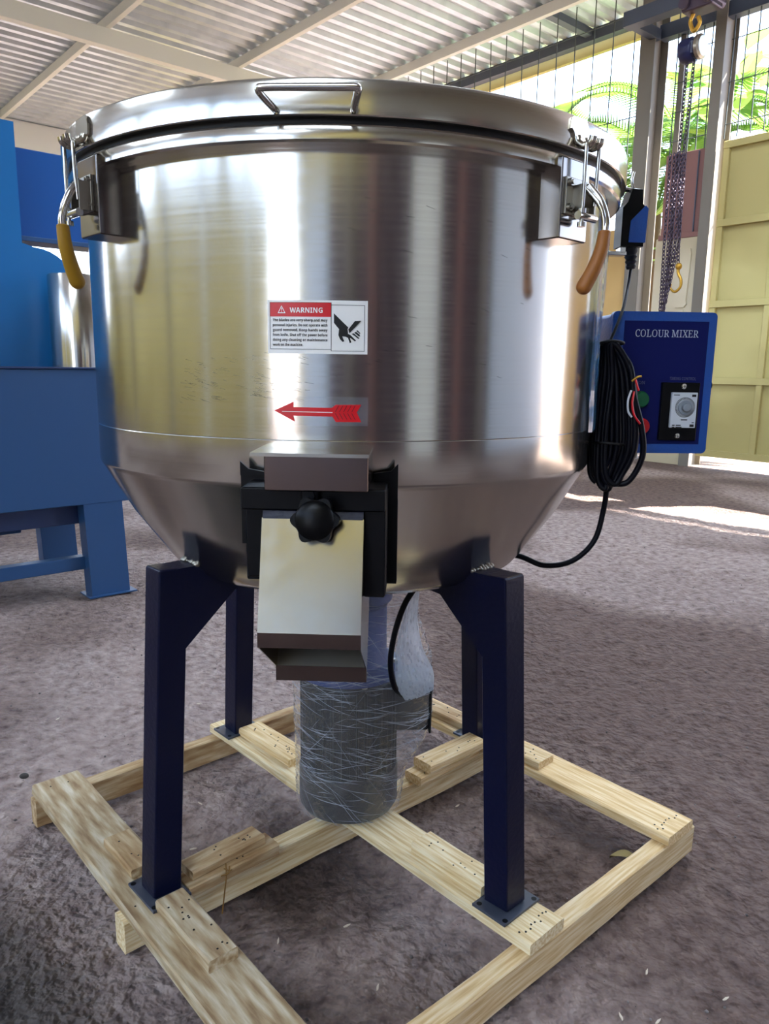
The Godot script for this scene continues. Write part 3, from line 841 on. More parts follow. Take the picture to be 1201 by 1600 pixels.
func plank(called: String, parent: Node3D, e1a: float, e1b: float, y0: float, y1: float, e2a: float, e2b: float, wood: int, across := false, turn := 0.0) -> MeshInstance3D:
	var L := e1b - e1a; var w := e2b - e2a
	if across:
		var s := L; L = w; w = s
	# a board with slightly uneven, rounded edges, made along its own x
	var mb := MB.new()
	var hx := L * 0.5; var hy := (y1 - y0) * 0.5; var hz := w * 0.5
	var seg := maxi(2, int(L / 0.09))
	var ring := func(x: float) -> Array:
		var q := []
		var c := 0.003
		for e in [[-1, -1], [1, -1], [1, 1], [-1, 1]]:
			var jy := rng.randf_range(-0.0008, 0.0008); var jz := rng.randf_range(-0.0015, 0.0015)
			if e[0] * e[1] > 0:
				q.append(Vector3(x, (hy - c) * e[1] + jy, hz * e[0] + jz)); q.append(Vector3(x, hy * e[1] + jy, (hz - c) * e[0] + jz))
			else:
				q.append(Vector3(x, hy * e[1] + jy, (hz - c) * e[0] + jz)); q.append(Vector3(x, (hy - c) * e[1] + jy, hz * e[0] + jz))
		return q
	var prev: Array = ring.call(-hx)
	var ends := [prev]
	for i in seg:
		var cur: Array = ring.call(-hx + L * (i + 1) / seg)
		for k in 8:
			var k2 := (k + 1) % 8
			var mid: Vector3 = (prev[k] + prev[k2]) * 0.5
			var dv: Vector3 = prev[k2] - prev[k]
			var m := Vector3(0, -dv.z, dv.y).normalized()
			if m.dot(Vector3(0, mid.y / hy, mid.z / hz)) < 0: m = -m
			mb.quad(prev[k], cur[k], cur[k2], prev[k2], m)
		prev = cur
	ends.append(prev)
	for e in 2:
		var m := Vector3(-1.0 if e == 0 else 1.0, 0, 0)
		for k in range(1, 7): mb.tri(ends[e][0], ends[e][k], ends[e][k + 1], m, m, m)
	var xf := pallet_xf(Vector3((e1a + e1b) * 0.5, (y0 + y1) * 0.5, (e2a + e2b) * 0.5), turn)
	if across: xf = xf * Transform3D(Basis(Vector3.UP, PI / 2), Vector3.ZERO)
	var o := piece(called, mb.mesh(), M["wood%d" % wood], xf, parent)
	o.set_meta("half", Vector3(hx, hy, hz))
	return o

func nails(board: MeshInstance3D, spots: Array) -> void:
	var h: Vector3 = board.get_meta("half")
	for s in spots:
		var mb := MB.new()
		mb.cyl(Vector3(s[0] * h.x, h.y - 0.004, s[1] * h.z), Vector3(s[0] * h.x, h.y + 0.0006, s[1] * h.z), 0.0022, 7)
		piece("nail", mb.mesh(), M.nail, Transform3D(), board)
	board.remove_meta("half")

func build_pallet() -> void:
	var p := thing("wooden_pallet", "rough pine pallet of crossed planks under the mixing machine", "pallet")
	var tA := 0.0695; var tB := 0.0955
	# lower beams
	plank("beam", p, 0.549, 0.590, 0, tA, -0.58, 0.60, 1, true, -0.028)
	plank("beam", p, -0.022, 0.022, 0, tA, -0.58, 0.572, 0, true, -0.02)
	plank("beam", p, -0.562, -0.525, 0, tA, -0.57, 0.555, 4, true, -0.01)
	# boards on them
	var b1 := plank("board", p, -0.572, 0.62, tA, tB, 0.449, 0.566, 3, false, -0.028)
	var b2 := plank("board", p, -0.57, 0.592, tA, tB, -0.056, 0.05, 0, false, -0.008)
	var b3 := plank("board", p, -0.57, 0.608, tA, tB, -0.578, -0.466, 2, false, -0.03)
	var row := []
	for k in 9: row.append([0.95 + rng.randf_range(-0.012, 0.012), -0.8 + 0.2 * k + rng.randf_range(-0.04, 0.04)])
	nails(b2, row); row = row.duplicate()
	for k in 7: row[k] = [0.93 + rng.randf_range(-0.02, 0.02), -0.7 + 0.22 * k]
	nails(b3, row); nails(b1, [[-0.93, -0.3], [-0.94, 0.4], [-0.02, 0.7], [0.3, -0.5]])
	var scatter := func(k: int) -> Array:
		var q := []
		for i in k: q.append([rng.randf_range(-0.85, 0.85), rng.randf_range(-0.7, 0.7)])
		return q
	# cleats that fence in the feet
	nails(plank("cleat", p, 0.052, 0.258, tB, tB + 0.024, 0.468, 0.526, 3, false, -0.02), scatter.call(12))
	nails(plank("cleat", p, -0.21, -0.068, tB, tB + 0.02, 0.458, 0.517, 4, false, -0.01), scatter.call(5))
	nails(plank("cleat", p, -0.022, 0.036, tA, tA + 0.027, 0.225, 0.445, 4, true), scatter.call(3))
	nails(plank("cleat", p, -0.034, 0.02, tA + 0.027, tA + 0.048, 0.25, 0.43, 4, true, 0.03), scatter.call(9))
	nails(plank("cleat", p, 0.253, 0.45, tB, tB + 0.026, -0.034, 0.028, 0), scatter.call(10))
	nails(plank("cleat", p, -0.457, -0.215, tB, tB + 0.022, -0.055, 0.018, 2), scatter.call(14))
	nails(plank("cleat", p, -0.008, 0.05, tA, tA + 0.026, -0.445, -0.208, 2, true, 0.02), scatter.call(3))
	nails(plank("cleat", p, -0.004, 0.06, tA + 0.026, tA + 0.051, -0.455, -0.24, 2, true, -0.03), scatter.call(8))
	nails(plank("cleat", p, 0.05, 0.232, tB, tB + 0.021, -0.535, -0.47, 1), scatter.call(5))
	nails(plank("cleat", p, -0.26, -0.042, tB, tB + 0.021, -0.545, -0.485, 4), scatter.call(6))
	var mb := MB.new(); mb.xf = pallet_xf(Vector3.ZERO)
	var sp := spline([Vector3(0.036, 0.112, 0.36), Vector3(0.040, 0.085, 0.362), Vector3(0.044, 0.05, 0.37), Vector3(0.05, 0.012, 0.38)], 6)
	mb.tube(sp, 0.0016, 6)
	mb.tube(spline([Vector3(0.034, 0.10, 0.35), Vector3(0.046, 0.095, 0.36), Vector3(0.036, 0.089, 0.372)], 6), 0.0014, 6)
	mb.tube(spline([Vector3(0.034, 0.09, 0.345), Vector3(0.043, 0.097, 0.355), Vector3(0.036, 0.103, 0.365)], 6), 0.0014, 6)
	var s := part("tie_string", mb, M.string)
	tag(s, "short end of brown string tied on the cleat beside the front left leg", "string")

# ------------------------------------------------------------------ the mixing machine
const RD := 0.52        # drum radius
const AF := -0.0855     # azimuth of spout, stickers and lid handle

func build_mixer() -> void:
	var t := thing("mixing_machine", "big round stainless steel colour mixing machine on four navy legs", "machine", Vector3(0, 0.0955, 0))
	# drum
	var mb := MB.new()
	mb.lathe(PackedVector2Array([Vector2(0.0, 0.722), Vector2(0.335, 0.722), Vector2(0.36, 0.727), Vector2(0.38, 0.74), Vector2(0.395, 0.758), Vector2(0.462, 0.851),
		Vector2(0.515, 0.944), Vector2(0.5185, 0.949), Vector2(RD, 0.955), Vector2(RD, 1.0235), Vector2(RD - 0.0008, 1.0245), Vector2(RD, 1.0255), Vector2(RD, 1.447)]), 144)
	var drum := part("drum", mb, M.steel, t)
	mb = MB.new()   # rolled rim below the lid
	mb.lathe(PackedVector2Array([Vector2(0.515, 1.449), Vector2(0.546, 1.449), Vector2(0.550, 1.452), Vector2(0.5505, 1.468), Vector2(0.548, 1.472), Vector2(0.53, 1.473)]), 144)
	part("rim", mb, M.steel, t)
	mb = MB.new()
	mb.lathe(PackedVector2Array([Vector2(0.52, 1.445), Vector2(0.527, 1.445), Vector2(0.527, 1.449)]), 96)
	part("weld_bead", mb, M.steel, drum)
	mb = MB.new()
	mb.lathe(PackedVector2Array([Vector2(0.53, 1.4725), Vector2(0.545, 1.4725), Vector2(0.546, 1.476), Vector2(0.545, 1.4805), Vector2(0.53, 1.4805)]), 96)
	part("gasket", mb, M.rubber, t)
	mb = MB.new()
	mb.lathe(PackedVector2Array([Vector2(0.53, 1.4805), Vector2(0.557, 1.4805), Vector2(0.5586, 1.482), Vector2(0.5586, 1.524), Vector2(0.557, 1.528), Vector2(0.553, 1.5305), Vector2(0.50, 1.5315), Vector2(0.0, 1.536)]), 144)
	var lid := part("lid", mb, M.steel, t)
	mb = MB.new(); mb.xf = radial(AF - 0.008)
	mb.tube(spline([Vector3(-0.050, 1.4865, 0.556), Vector3(-0.054, 1.4885, 0.568), Vector3(-0.066, 1.4985, 0.590), Vector3(-0.066, 1.5025, 0.594), Vector3(-0.061, 1.5035, 0.595), Vector3(-0.03, 1.5035, 0.5955), Vector3(0.03, 1.5035, 0.5955), Vector3(0.062, 1.5035, 0.595), Vector3(0.067, 1.502, 0.594), Vector3(0.066, 1.4985, 0.590), Vector3(0.060, 1.489, 0.568), Vector3(0.058, 1.4865, 0.556)], 6), 0.0052, 12)
	part("handle", mb, M.chrome, lid)
	build_warning_label(drum)
	mb = MB.new()
	for k in 150:
		var x := rng.randf_range(-0.2, 0.02); var y := rng.randf_range(-0.035, 0.035) - 0.16 * absf(x + 0.06) * rng.randf()
		if rng.randf() < 0.25: x = rng.randf_range(0.05, 0.40); y = rng.randf_range(-0.02, 0.26)
		var L := rng.randf_range(0.004, 0.016); var g := rng.randf_range(-0.35, -0.05)
		mb.quad(Vector3(x, y, 0.0003), Vector3(x + L, y + L * g, 0.0003), Vector3(x + L, y + L * g + 0.0005, 0.0003), Vector3(x, y + 0.0008, 0.0003), Vector3.BACK)
	part("scuff", bend(mb, AF - 0.08, 1.125, RD), M.scuff, drum, "stuff")
	build_arrow_label(drum)
	for k in 2: build_latch(t, [-0.869, 0.7035][k], [M.grip_yellow, M.grip_tan][k], ["toggle latch with a dark yellow grip", "toggle latch with a tan grip"][k], lid)
	# a third latch, hardly visible, round the right side
	build_latch(t, 2.27, M.grip_tan, "", lid)
	for k in 4: build_leg(t, -0.8687 + PI / 2 * k)
	build_spout(t)
	build_control_box(t)
	build_motor(t)
	build_limit_switch(t)

func build_warning_label(drum: Node3D) -> void:
	var y0 := 1.196
	var Q := func(x: float, y: float) -> Vector2: return Vector2((x - 543.0) / 4144.0, (286.5 - y) / 4300.0)
	var R := func(x0: float, y0_: float, x1: float, y1: float) -> Array: return [Q.call(x0, y0_), Q.call(x1, y0_), Q.call(x1, y1), Q.call(x0, y1)]
	var on := func(called: String, mb: MB, m: Material) -> void: part(called, bend(mb, AF - 0.0055, y0, RD), m, drum)
	on.call("warning_label", flat_poly(R.call(228, 118, 858, 455), 0.0008, 0.004), M.paper)
	on.call("red_header", flat_poly(R.call(245, 133, 630, 221), 0.0012, 0.004), M.sign_red)
	var lines := MB.new()
	for e in [[243, 131, 632, 134], [243, 131, 246, 428], [243, 425, 632, 428], [629, 131, 633, 437], [629, 145, 840, 148], [837, 145, 840, 437], [629, 434, 840, 437]]:
		var f := flat_poly(R.call(e[0], e[1], e[2], e[3]), 0.0012, 0.006)
		lines.v.append_array(f.v); lines.n.append_array(f.n); lines.uv.append_array(f.uv)
	on.call("border", lines, M.ink_black)
	var put := func(s: String, x0: float, x1: float, base: float, cap: float, bold: bool) -> MB:
		var p: Vector2 = Q.call(x0, base)
		return moved(text_mesh(s, (x1 - x0) / 4144.0, cap / 4300.0, false, bold), Vector3(p.x, p.y, 0.0016))
	on.call("lettering", put.call("WARNING", 372, 578, 196, 32, true), M.paper)
	var body := MB.new()
	var texts := ["The blades are very sharp and may", "personal injuries. Do not operate with", "guard removed. Keep hands away", "from knife. Shut off the power before", "doing any cleaning or maintenance", "work on the machine."]
	for k in 6:
		var f: MB = put.call(texts[k], 262, 608 if k < 5 else 455, 251 + 31.2 * k, 17, true)
		body.v.append_array(f.v); body.n.append_array(f.n); body.uv.append_array(f.uv)
	on.call("small_print", body, M.ink_black)
	var tri := MB.new()
	for e in [[[295, 200], [320, 152], [345, 200], [339, 197], [320, 160], [301, 197]], [[295, 200], [345, 200], [341, 196], [299, 196]], [[318, 168], [322, 168], [321, 186], [319, 186]], [[318, 189], [322, 189], [322, 193], [318, 193]]]:
		var q := []
		for p in e: q.append(Q.call(p[0], p[1]))
		var f := flat_poly(q, 0.0016)
		tri.v.append_array(f.v); tri.n.append_array(f.n); tri.uv.append_array(f.uv)
	on.call("warning_triangle", tri, M.paper)
	var hand := MB.new()
	for e in [[[648, 198], [737, 285], [731, 303], [736, 326], [752, 334], [770, 352], [786, 368], [779, 373], [755, 355], [748, 352], [757, 380], [747, 385], [736, 352], [722, 345], [700, 342], [712, 372], [703, 378], [686, 360], [676, 335], [680, 297], [648, 258]],
			[[738, 298], [778, 245], [819, 242], [790, 274], [745, 322]], [[757, 326], [772, 322], [800, 346], [808, 352], [800, 357], [776, 338]], [[774, 318], [786, 312], [808, 330], [812, 340], [804, 342], [788, 328]], [[786, 306], [796, 303], [813, 322], [809, 326]]]:
		var q := []
		for p in e: q.append(Q.call(p[0], p[1]))
		var f := flat_poly(q, 0.0016, 0.01)
		hand.v.append_array(f.v); hand.n.append_array(f.n); hand.uv.append_array(f.uv)
	on.call("cut_hand_sign", hand, M.ink_black)

func build_arrow_label(drum: Node3D) -> void:
	var y0 := 1.0702
	var Q := func(p: Array) -> Vector2: return Vector2((p[0] - 543.0) / 4144.0, (797.0 - p[1]) / 4200.0)
	var on := func(called: String, mb: MB, m: Material) -> void: part(called, bend(mb, AF - 0.0055, y0, RD), m, drum)
	on.call("clear_label", flat_poly([Q.call([216, 704]), Q.call([866, 704]), Q.call([866, 889]), Q.call([216, 889])], 0.0006, 0.006), M.film_clear)
	var q := []
	for p in [[265, 797], [390, 738], [388, 772], [634, 774], [660, 754], [822, 752], [794, 800], [822, 863], [660, 863], [640, 829], [388, 828], [397, 865]]: q.append(Q.call(p))
	on.call("red_arrow", flat_poly(q, 0.001, 0.004), M.sign_red)
	var f := MB.new()
	for k in 5:
		for s in [-1.0, 1.0]:
			var x := 655.0 + 26.0 * k
			var g := flat_poly([Q.call([x, 803 + s * 4]), Q.call([x + 5, 803 + s * 4]), Q.call([x + 27, 803 + s * 44]), Q.call([x + 22, 803 + s * 44])], 0.0014)
			f.v.append_array(g.v); f.n.append_array(g.n); f.uv.append_array(g.uv)
	on.call("feather_marks", f, mat(Color(0.42, 0.02, 0.07), 0.4))
	on.call("arrow_line", flat_poly([Q.call([315, 799]), Q.call([640, 801]), Q.call([640, 805]), Q.call([315, 803])], 0.0014, 0.01), M.paper)

func build_latch(t: Node3D, a: float, grip: Material, label: String, lid: Node3D) -> void:
	var X := radial(a)
	var mb := MB.new(); mb.xf = X
	mb.box(Vector3(0, 1.4045, 0.530), Vector3(0.078, 0.122, 0.056), 0.0025)
	var l := part("latch", mb, M.latch, t)
	if label: l.set_meta("label", label)
	mb = MB.new(); mb.xf = X
	mb.box(Vector3(-0.004, 1.408, 0.5605), Vector3(0.056, 0.056, 0.005), 0.001)
	for s in [-1.0, 1.0]: mb.box(Vector3(s * 0.017 + 0.004, 1.402, 0.570), Vector3(0.003, 0.045, 0.024), 0.001)
	part("base_plate", mb, M.steel_dull, l)
	for e in [[-0.025, 1.427], [-0.025, 1.39], [0.018, 1.427], [0.018, 1.39]]:
		mb = MB.new(); mb.xf = X
		mb.tube(PackedVector3Array([Vector3(e[0], e[1], 0.556), Vector3(e[0], e[1], 0.569)]), 0.0062, 6)
		mb.cyl(Vector3(e[0], e[1], 0.56), Vector3(e[0], e[1], 0.572), 0.0035, 10)
		part("bolt", mb, M.steel_dull, l)
	mb = MB.new(); mb.xf = X
	mb.tube(spline([Vector3(-0.018, 1.362, 0.584), Vector3(-0.018, 1.42, 0.585), Vector3(-0.018, 1.474, 0.585), Vector3(-0.016, 1.482, 0.585), Vector3(-0.011, 1.486, 0.585), Vector3(0.011, 1.486, 0.585), Vector3(0.016, 1.482, 0.585), Vector3(0.018, 1.474, 0.585), Vector3(0.018, 1.43, 0.584), Vector3(0.018, 1.395, 0.582)], 5), 0.0031, 8)
	part("u_bolt", mb, M.chrome, l)
	mb = MB.new(); mb.xf = X
	for y in [1.386, 1.366]: mb.tube(PackedVector3Array([Vector3(-0.018, y, 0.584), Vector3(-0.018, y - 0.007, 0.584)]), 0.0072, 6)
	mb.cyl(Vector3(-0.026, 1.376, 0.582), Vector3(0.022, 1.376, 0.582), 0.0065, 12)
	part("nut", mb, M.chrome, l)
	mb = MB.new(); mb.xf = X
	mb.tube(spline([Vector3(0.012, 1.425, 0.575), Vector3(0.015, 1.405, 0.592), Vector3(0.016, 1.385, 0.602), Vector3(0.015, 1.365, 0.608), Vector3(0.013, 1.345, 0.607)], 6), 0.0062, 10)
	mb.tube(spline([Vector3(0.002, 1.42, 0.575), Vector3(0.006, 1.395, 0.598), Vector3(0.010, 1.372, 0.606), Vector3(0.012, 1.35, 0.606)], 6), 0.004, 8)
	part("lever", mb, M.chrome, l)
	mb = MB.new(); mb.xf = X
	var pts := spline([Vector3(0.013, 1.352, 0.607), Vector3(0.011, 1.325, 0.604), Vector3(0.006, 1.295, 0.595), Vector3(0.0, 1.270, 0.584)], 7)
	mb.tube(pts, 0.0098, 14, false, 0.0125)
	mb.ball(pts[pts.size() - 1], Vector3.ONE * 0.0125, 14)
	mb.ball(pts[0], Vector3(0.0098, 0.004, 0.0098), 12)
	part("grip", mb, grip, l)
	# the catch on the lid
	mb = MB.new(); mb.xf = X
	mb.prism(PackedVector2Array([Vector2(-0.022, 1.524), Vector2(0.014, 1.526), Vector2(0.023, 1.512), Vector2(0.022, 1.497), Vector2(0.012, 1.492), Vector2(-0.014, 1.493), Vector2(-0.018, 1.502), Vector2(-0.025, 1.507)]), 0.004, 0.5605)
	mb.tube(spline([Vector3(-0.010, 1.496, 0.562), Vector3(-0.010, 1.488, 0.566), Vector3(-0.010, 1.481, 0.577), Vector3(-0.010, 1.484, 0.589), Vector3(-0.010, 1.492, 0.592)], 5), 0.0065, 8)
	mb.tube(spline([Vector3(0.010, 1.496, 0.562), Vector3(0.010, 1.488, 0.566), Vector3(0.010, 1.481, 0.577), Vector3(0.010, 1.484, 0.589), Vector3(0.010, 1.492, 0.592)], 5), 0.0065, 8)
	part("catch", mb, M.steel_flat, lid)

func build_leg(t: Node3D, a: float) -> void:
	var rf := 0.4873; var yf := 0.1015; var rt := 0.4469; var yt := 0.7617; var s := 0.0593
	var X := radial(a)
	var lean := atan2(rf - rt, yt - yf)
	var mb := MB.new()
	mb.xf = X * Transform3D(Basis(Vector3.RIGHT, -lean), Vector3(0, (yf + yt) * 0.5, (rf + rt) * 0.5))
	mb.box(Vector3.ZERO, Vector3(s, (yt - yf) / cos(lean) + 0.003, s), 0.004)
	var leg := part("leg", mb, M.navy, t)
	mb = MB.new(); mb.xf = X
	mb.box(Vector3(0, 0.0985, rf + 0.004), Vector3(0.112, 0.006, 0.082), 0.001)
	part("foot_plate", mb, M.plate, leg)
	mb = MB.new(); mb.xf = X
	for e in [[-0.046, -0.03], [0.046, -0.03], [-0.046, 0.034], [0.046, 0.034]]:
		mb.cyl(Vector3(e[0], 0.1014, rf + 0.004 + e[1]), Vector3(e[0], 0.1019, rf + 0.004 + e[1]), 0.0055, 12)
	part("bolt_hole", mb, M.plastic_black, leg)
	mb = MB.new()   # boxed gusset: profile in (radius, height), laid out with x = radius
	mb.xf = X * Transform3D(Basis(Vector3.UP, -PI / 2), Vector3.ZERO)
	mb.prism(PackedVector2Array([Vector2(0.44, 0.762), Vector2(0.27, 0.762), Vector2(0.27, 0.703), Vector2(0.317, 0.699), Vector2(0.43, 0.602), Vector2(0.455, 0.602)]), s - 0.002)
	part("gusset", mb, M.navy, leg)
	mb = MB.new(); mb.xf = X    # weld against the cone
	for k in 7: mb.ball(Vector3(-0.026 + 0.0087 * k, 0.764 + rng.randf_range(-0.001, 0.001), 0.397 + rng.randf_range(-0.003, 0.003)), Vector3(0.006, 0.005, 0.008), 7)
	part("weld", mb, M.steel_dull, leg)

func build_spout(t: Node3D) -> void:
	var X := radial(AF)
	var side := X * Transform3D(Basis(Vector3.UP, -PI / 2), Vector3.ZERO)     # x = radius, z = -t ... see below
	var mb := MB.new(); mb.xf = X
	mb.box(Vector3(0, 0.885, 0.49), Vector3(0.246, 0.185, 0.008), 0.002)      # saddle plate
	mb.prism(PackedVector2Array([Vector2(-0.123, 0.97), Vector2(-0.085, 0.97), Vector2(-0.085, 0.976), Vector2(-0.11, 0.980), Vector2(-0.123, 0.992)]), 0.006, 0.524)
	mb.prism(PackedVector2Array([Vector2(0.123, 0.80), Vector2(0.123, 0.992), Vector2(0.112, 0.980), Vector2(0.085, 0.976), Vector2(0.085, 0.80)]), 0.006, 0.522)
	mb.prism(PackedVector2Array([Vector2(-0.123, 0.86), Vector2(-0.123, 0.97), Vector2(-0.085, 0.97), Vector2(-0.085, 0.86)]), 0.006, 0.52)
	var sp := part("spout", mb, M.black, t)
	sp.set_meta("label", "black outlet frame with stainless chute")
	mb = MB.new(); mb.xf = X
	mb.box(Vector3(0.0, 0.946, 0.535), Vector3(0.214, 0.034, 0.13), 0.003)      # cross bar of the frame
	mb.box(Vector3(0.091, 0.876, 0.515), Vector3(0.034, 0.16, 0.15), 0.003)
	mb.box(Vector3(-0.091, 0.885, 0.50), Vector3(0.034, 0.14, 0.12), 0.003)
	mb.box(Vector3(0.0, 0.89, 0.49), Vector3(0.16, 0.12, 0.12), 0.002)
	part("frame", mb, M.black, sp)
	mb = MB.new(); mb.xf = X     # stainless hood over the outlet
	mb.box(Vector3(0.008, 0.988, 0.565), Vector3(0.149, 0.052, 0.12), 0.002)
	part("hood", mb, M.steel_hood, sp)
	mb = MB.new(); mb.xf = X
	mb.prism(PackedVector2Array([Vector2(-0.0845, 1.0125), Vector2(0.0835, 1.0125), Vector2(0.0835, 1.0175), Vector2(-0.0845, 1.0175)]), 0.132, 0.568)
	part("hood_flange", mb, M.steel_flat, sp)
	# chute: sloping cover, side cheeks, floor and lips
	var cov := MB.new(); cov.xf = X
	var strip := func(m: MB, pts: Array, x0: float, x1: float, th: float) -> void:
		for i in pts.size() - 1:
			var a: Vector2 = pts[i]; var b: Vector2 = pts[i + 1]
			var d := (b - a).normalized(); var no := Vector3(0, d.x, -d.y) * -1.0
			if no.z < 0: no = -no
			var A := Vector3(0, a.y, a.x); var B := Vector3(0, b.y, b.x)
			var l := Vector3(x0, 0, 0); var r := Vector3(x1, 0, 0); var k := -no * th
			m.quad(A + l, A + r, B + r, B + l, no)
			m.quad(A + l + k, A + r + k, B + r + k, B + l + k, -no)
			for e in [l, r]: m.quad(A + e, B + e, B + e + k, A + e + k, Vector3(signf(e.x), 0, 0))
			m.quad(B + l, B + r, B + r + k, B + l + k, Vector3(0, d.y, d.x))
			m.quad(A + l, A + r, A + r + k, A + l + k, -Vector3(0, d.y, d.x))
	strip.call(cov, [Vector2(0.601, 0.917), Vector2(0.648, 0.757)], -0.0745, 0.0745, 0.0015)
	part("cover", cov, M.steel_flat, sp)
	cov = MB.new(); cov.xf = X
	strip.call(cov, [Vector2(0.590, 0.940), Vector2(0.6, 0.917)], -0.0745, 0.0745, 0.002)  # dark navy strip along the top of the cover
	part("cover_top_strip", cov, M.navy, sp)
	cov = MB.new(); cov.xf = X
	strip.call(cov, [Vector2(0.6485, 0.757), Vector2(0.6488, 0.7345)], -0.0755, 0.0755, 0.0015)
	part("cover_lip", cov, M.steel_hood, sp)
	for s in [-1.0, 1.0]:
		var ch := MB.new()
		ch.xf = X * Transform3D(Basis(Vector3(0, 0, 1), Vector3.UP, Vector3(1, 0, 0) * -1.0), Vector3.ZERO)    # x -> radius, y up, z -> -t
		ch.prism(PackedVector2Array([Vector2(0.60, 0.918), Vector2(0.648, 0.757), Vector2(0.6485, 0.735), Vector2(0.502, 0.645), Vector2(0.502, 0.622), Vector2(0.49, 0.622), Vector2(0.43, 0.75), Vector2(0.44, 0.918)]), 0.0016, s * 0.0745)
		part("cheek", ch, M.steel_flat, sp)
	cov = MB.new(); cov.xf = X
	strip.call(cov, [Vector2(0.43, 0.76), Vector2(0.503, 0.648)], -0.0745, 0.0745, 0.0015)
	part("chute_floor", cov, M.steel_dull, sp)
	cov = MB.new(); cov.xf = X
	strip.call(cov, [Vector2(0.504, 0.648), Vector2(0.5045, 0.624)], -0.0755, 0.0755, 0.0015)
	strip.call(cov, [Vector2(0.504, 0.6235), Vector2(0.47, 0.6235)], -0.0755, 0.0755, 0.0015)
	part("chute_lip", cov, M.steel_hood, sp)
	# star knob
	mb = MB.new()
	mb.xf = X * Transform3D(Basis(Vector3.RIGHT, deg_to_rad(-8)), Vector3(0.008, 0.922, 0.63))
	var star := []
	for k in 48:
		var g := TAU * k / 48.0
		var r := 0.0315 + 0.0038 * cos(g * 6.0)
		star.append(Vector2(r * cos(g), r * sin(g)))
	mb.prism(PackedVector2Array(star), 0.024, 0.0, true)
	mb.ball(Vector3(0, 0, 0.010), Vector3(0.029, 0.029, 0.012), 16)
	mb.cyl(Vector3(0, 0, -0.05), Vector3(0, 0, 0.0), 0.012, 16)
	part("star_knob", mb, M.plastic_black, sp)
	mb = MB.new(); mb.xf = X
	mb.box(Vector3(-0.003, 0.955, 0.606), Vector3(0.026, 0.02, 0.014), 0.003)
	mb.cyl(Vector3(-0.003, 0.955, 0.60), Vector3(-0.003, 0.955, 0.618), 0.0085, 6)
	part("hinge_nut", mb, M.black, sp)

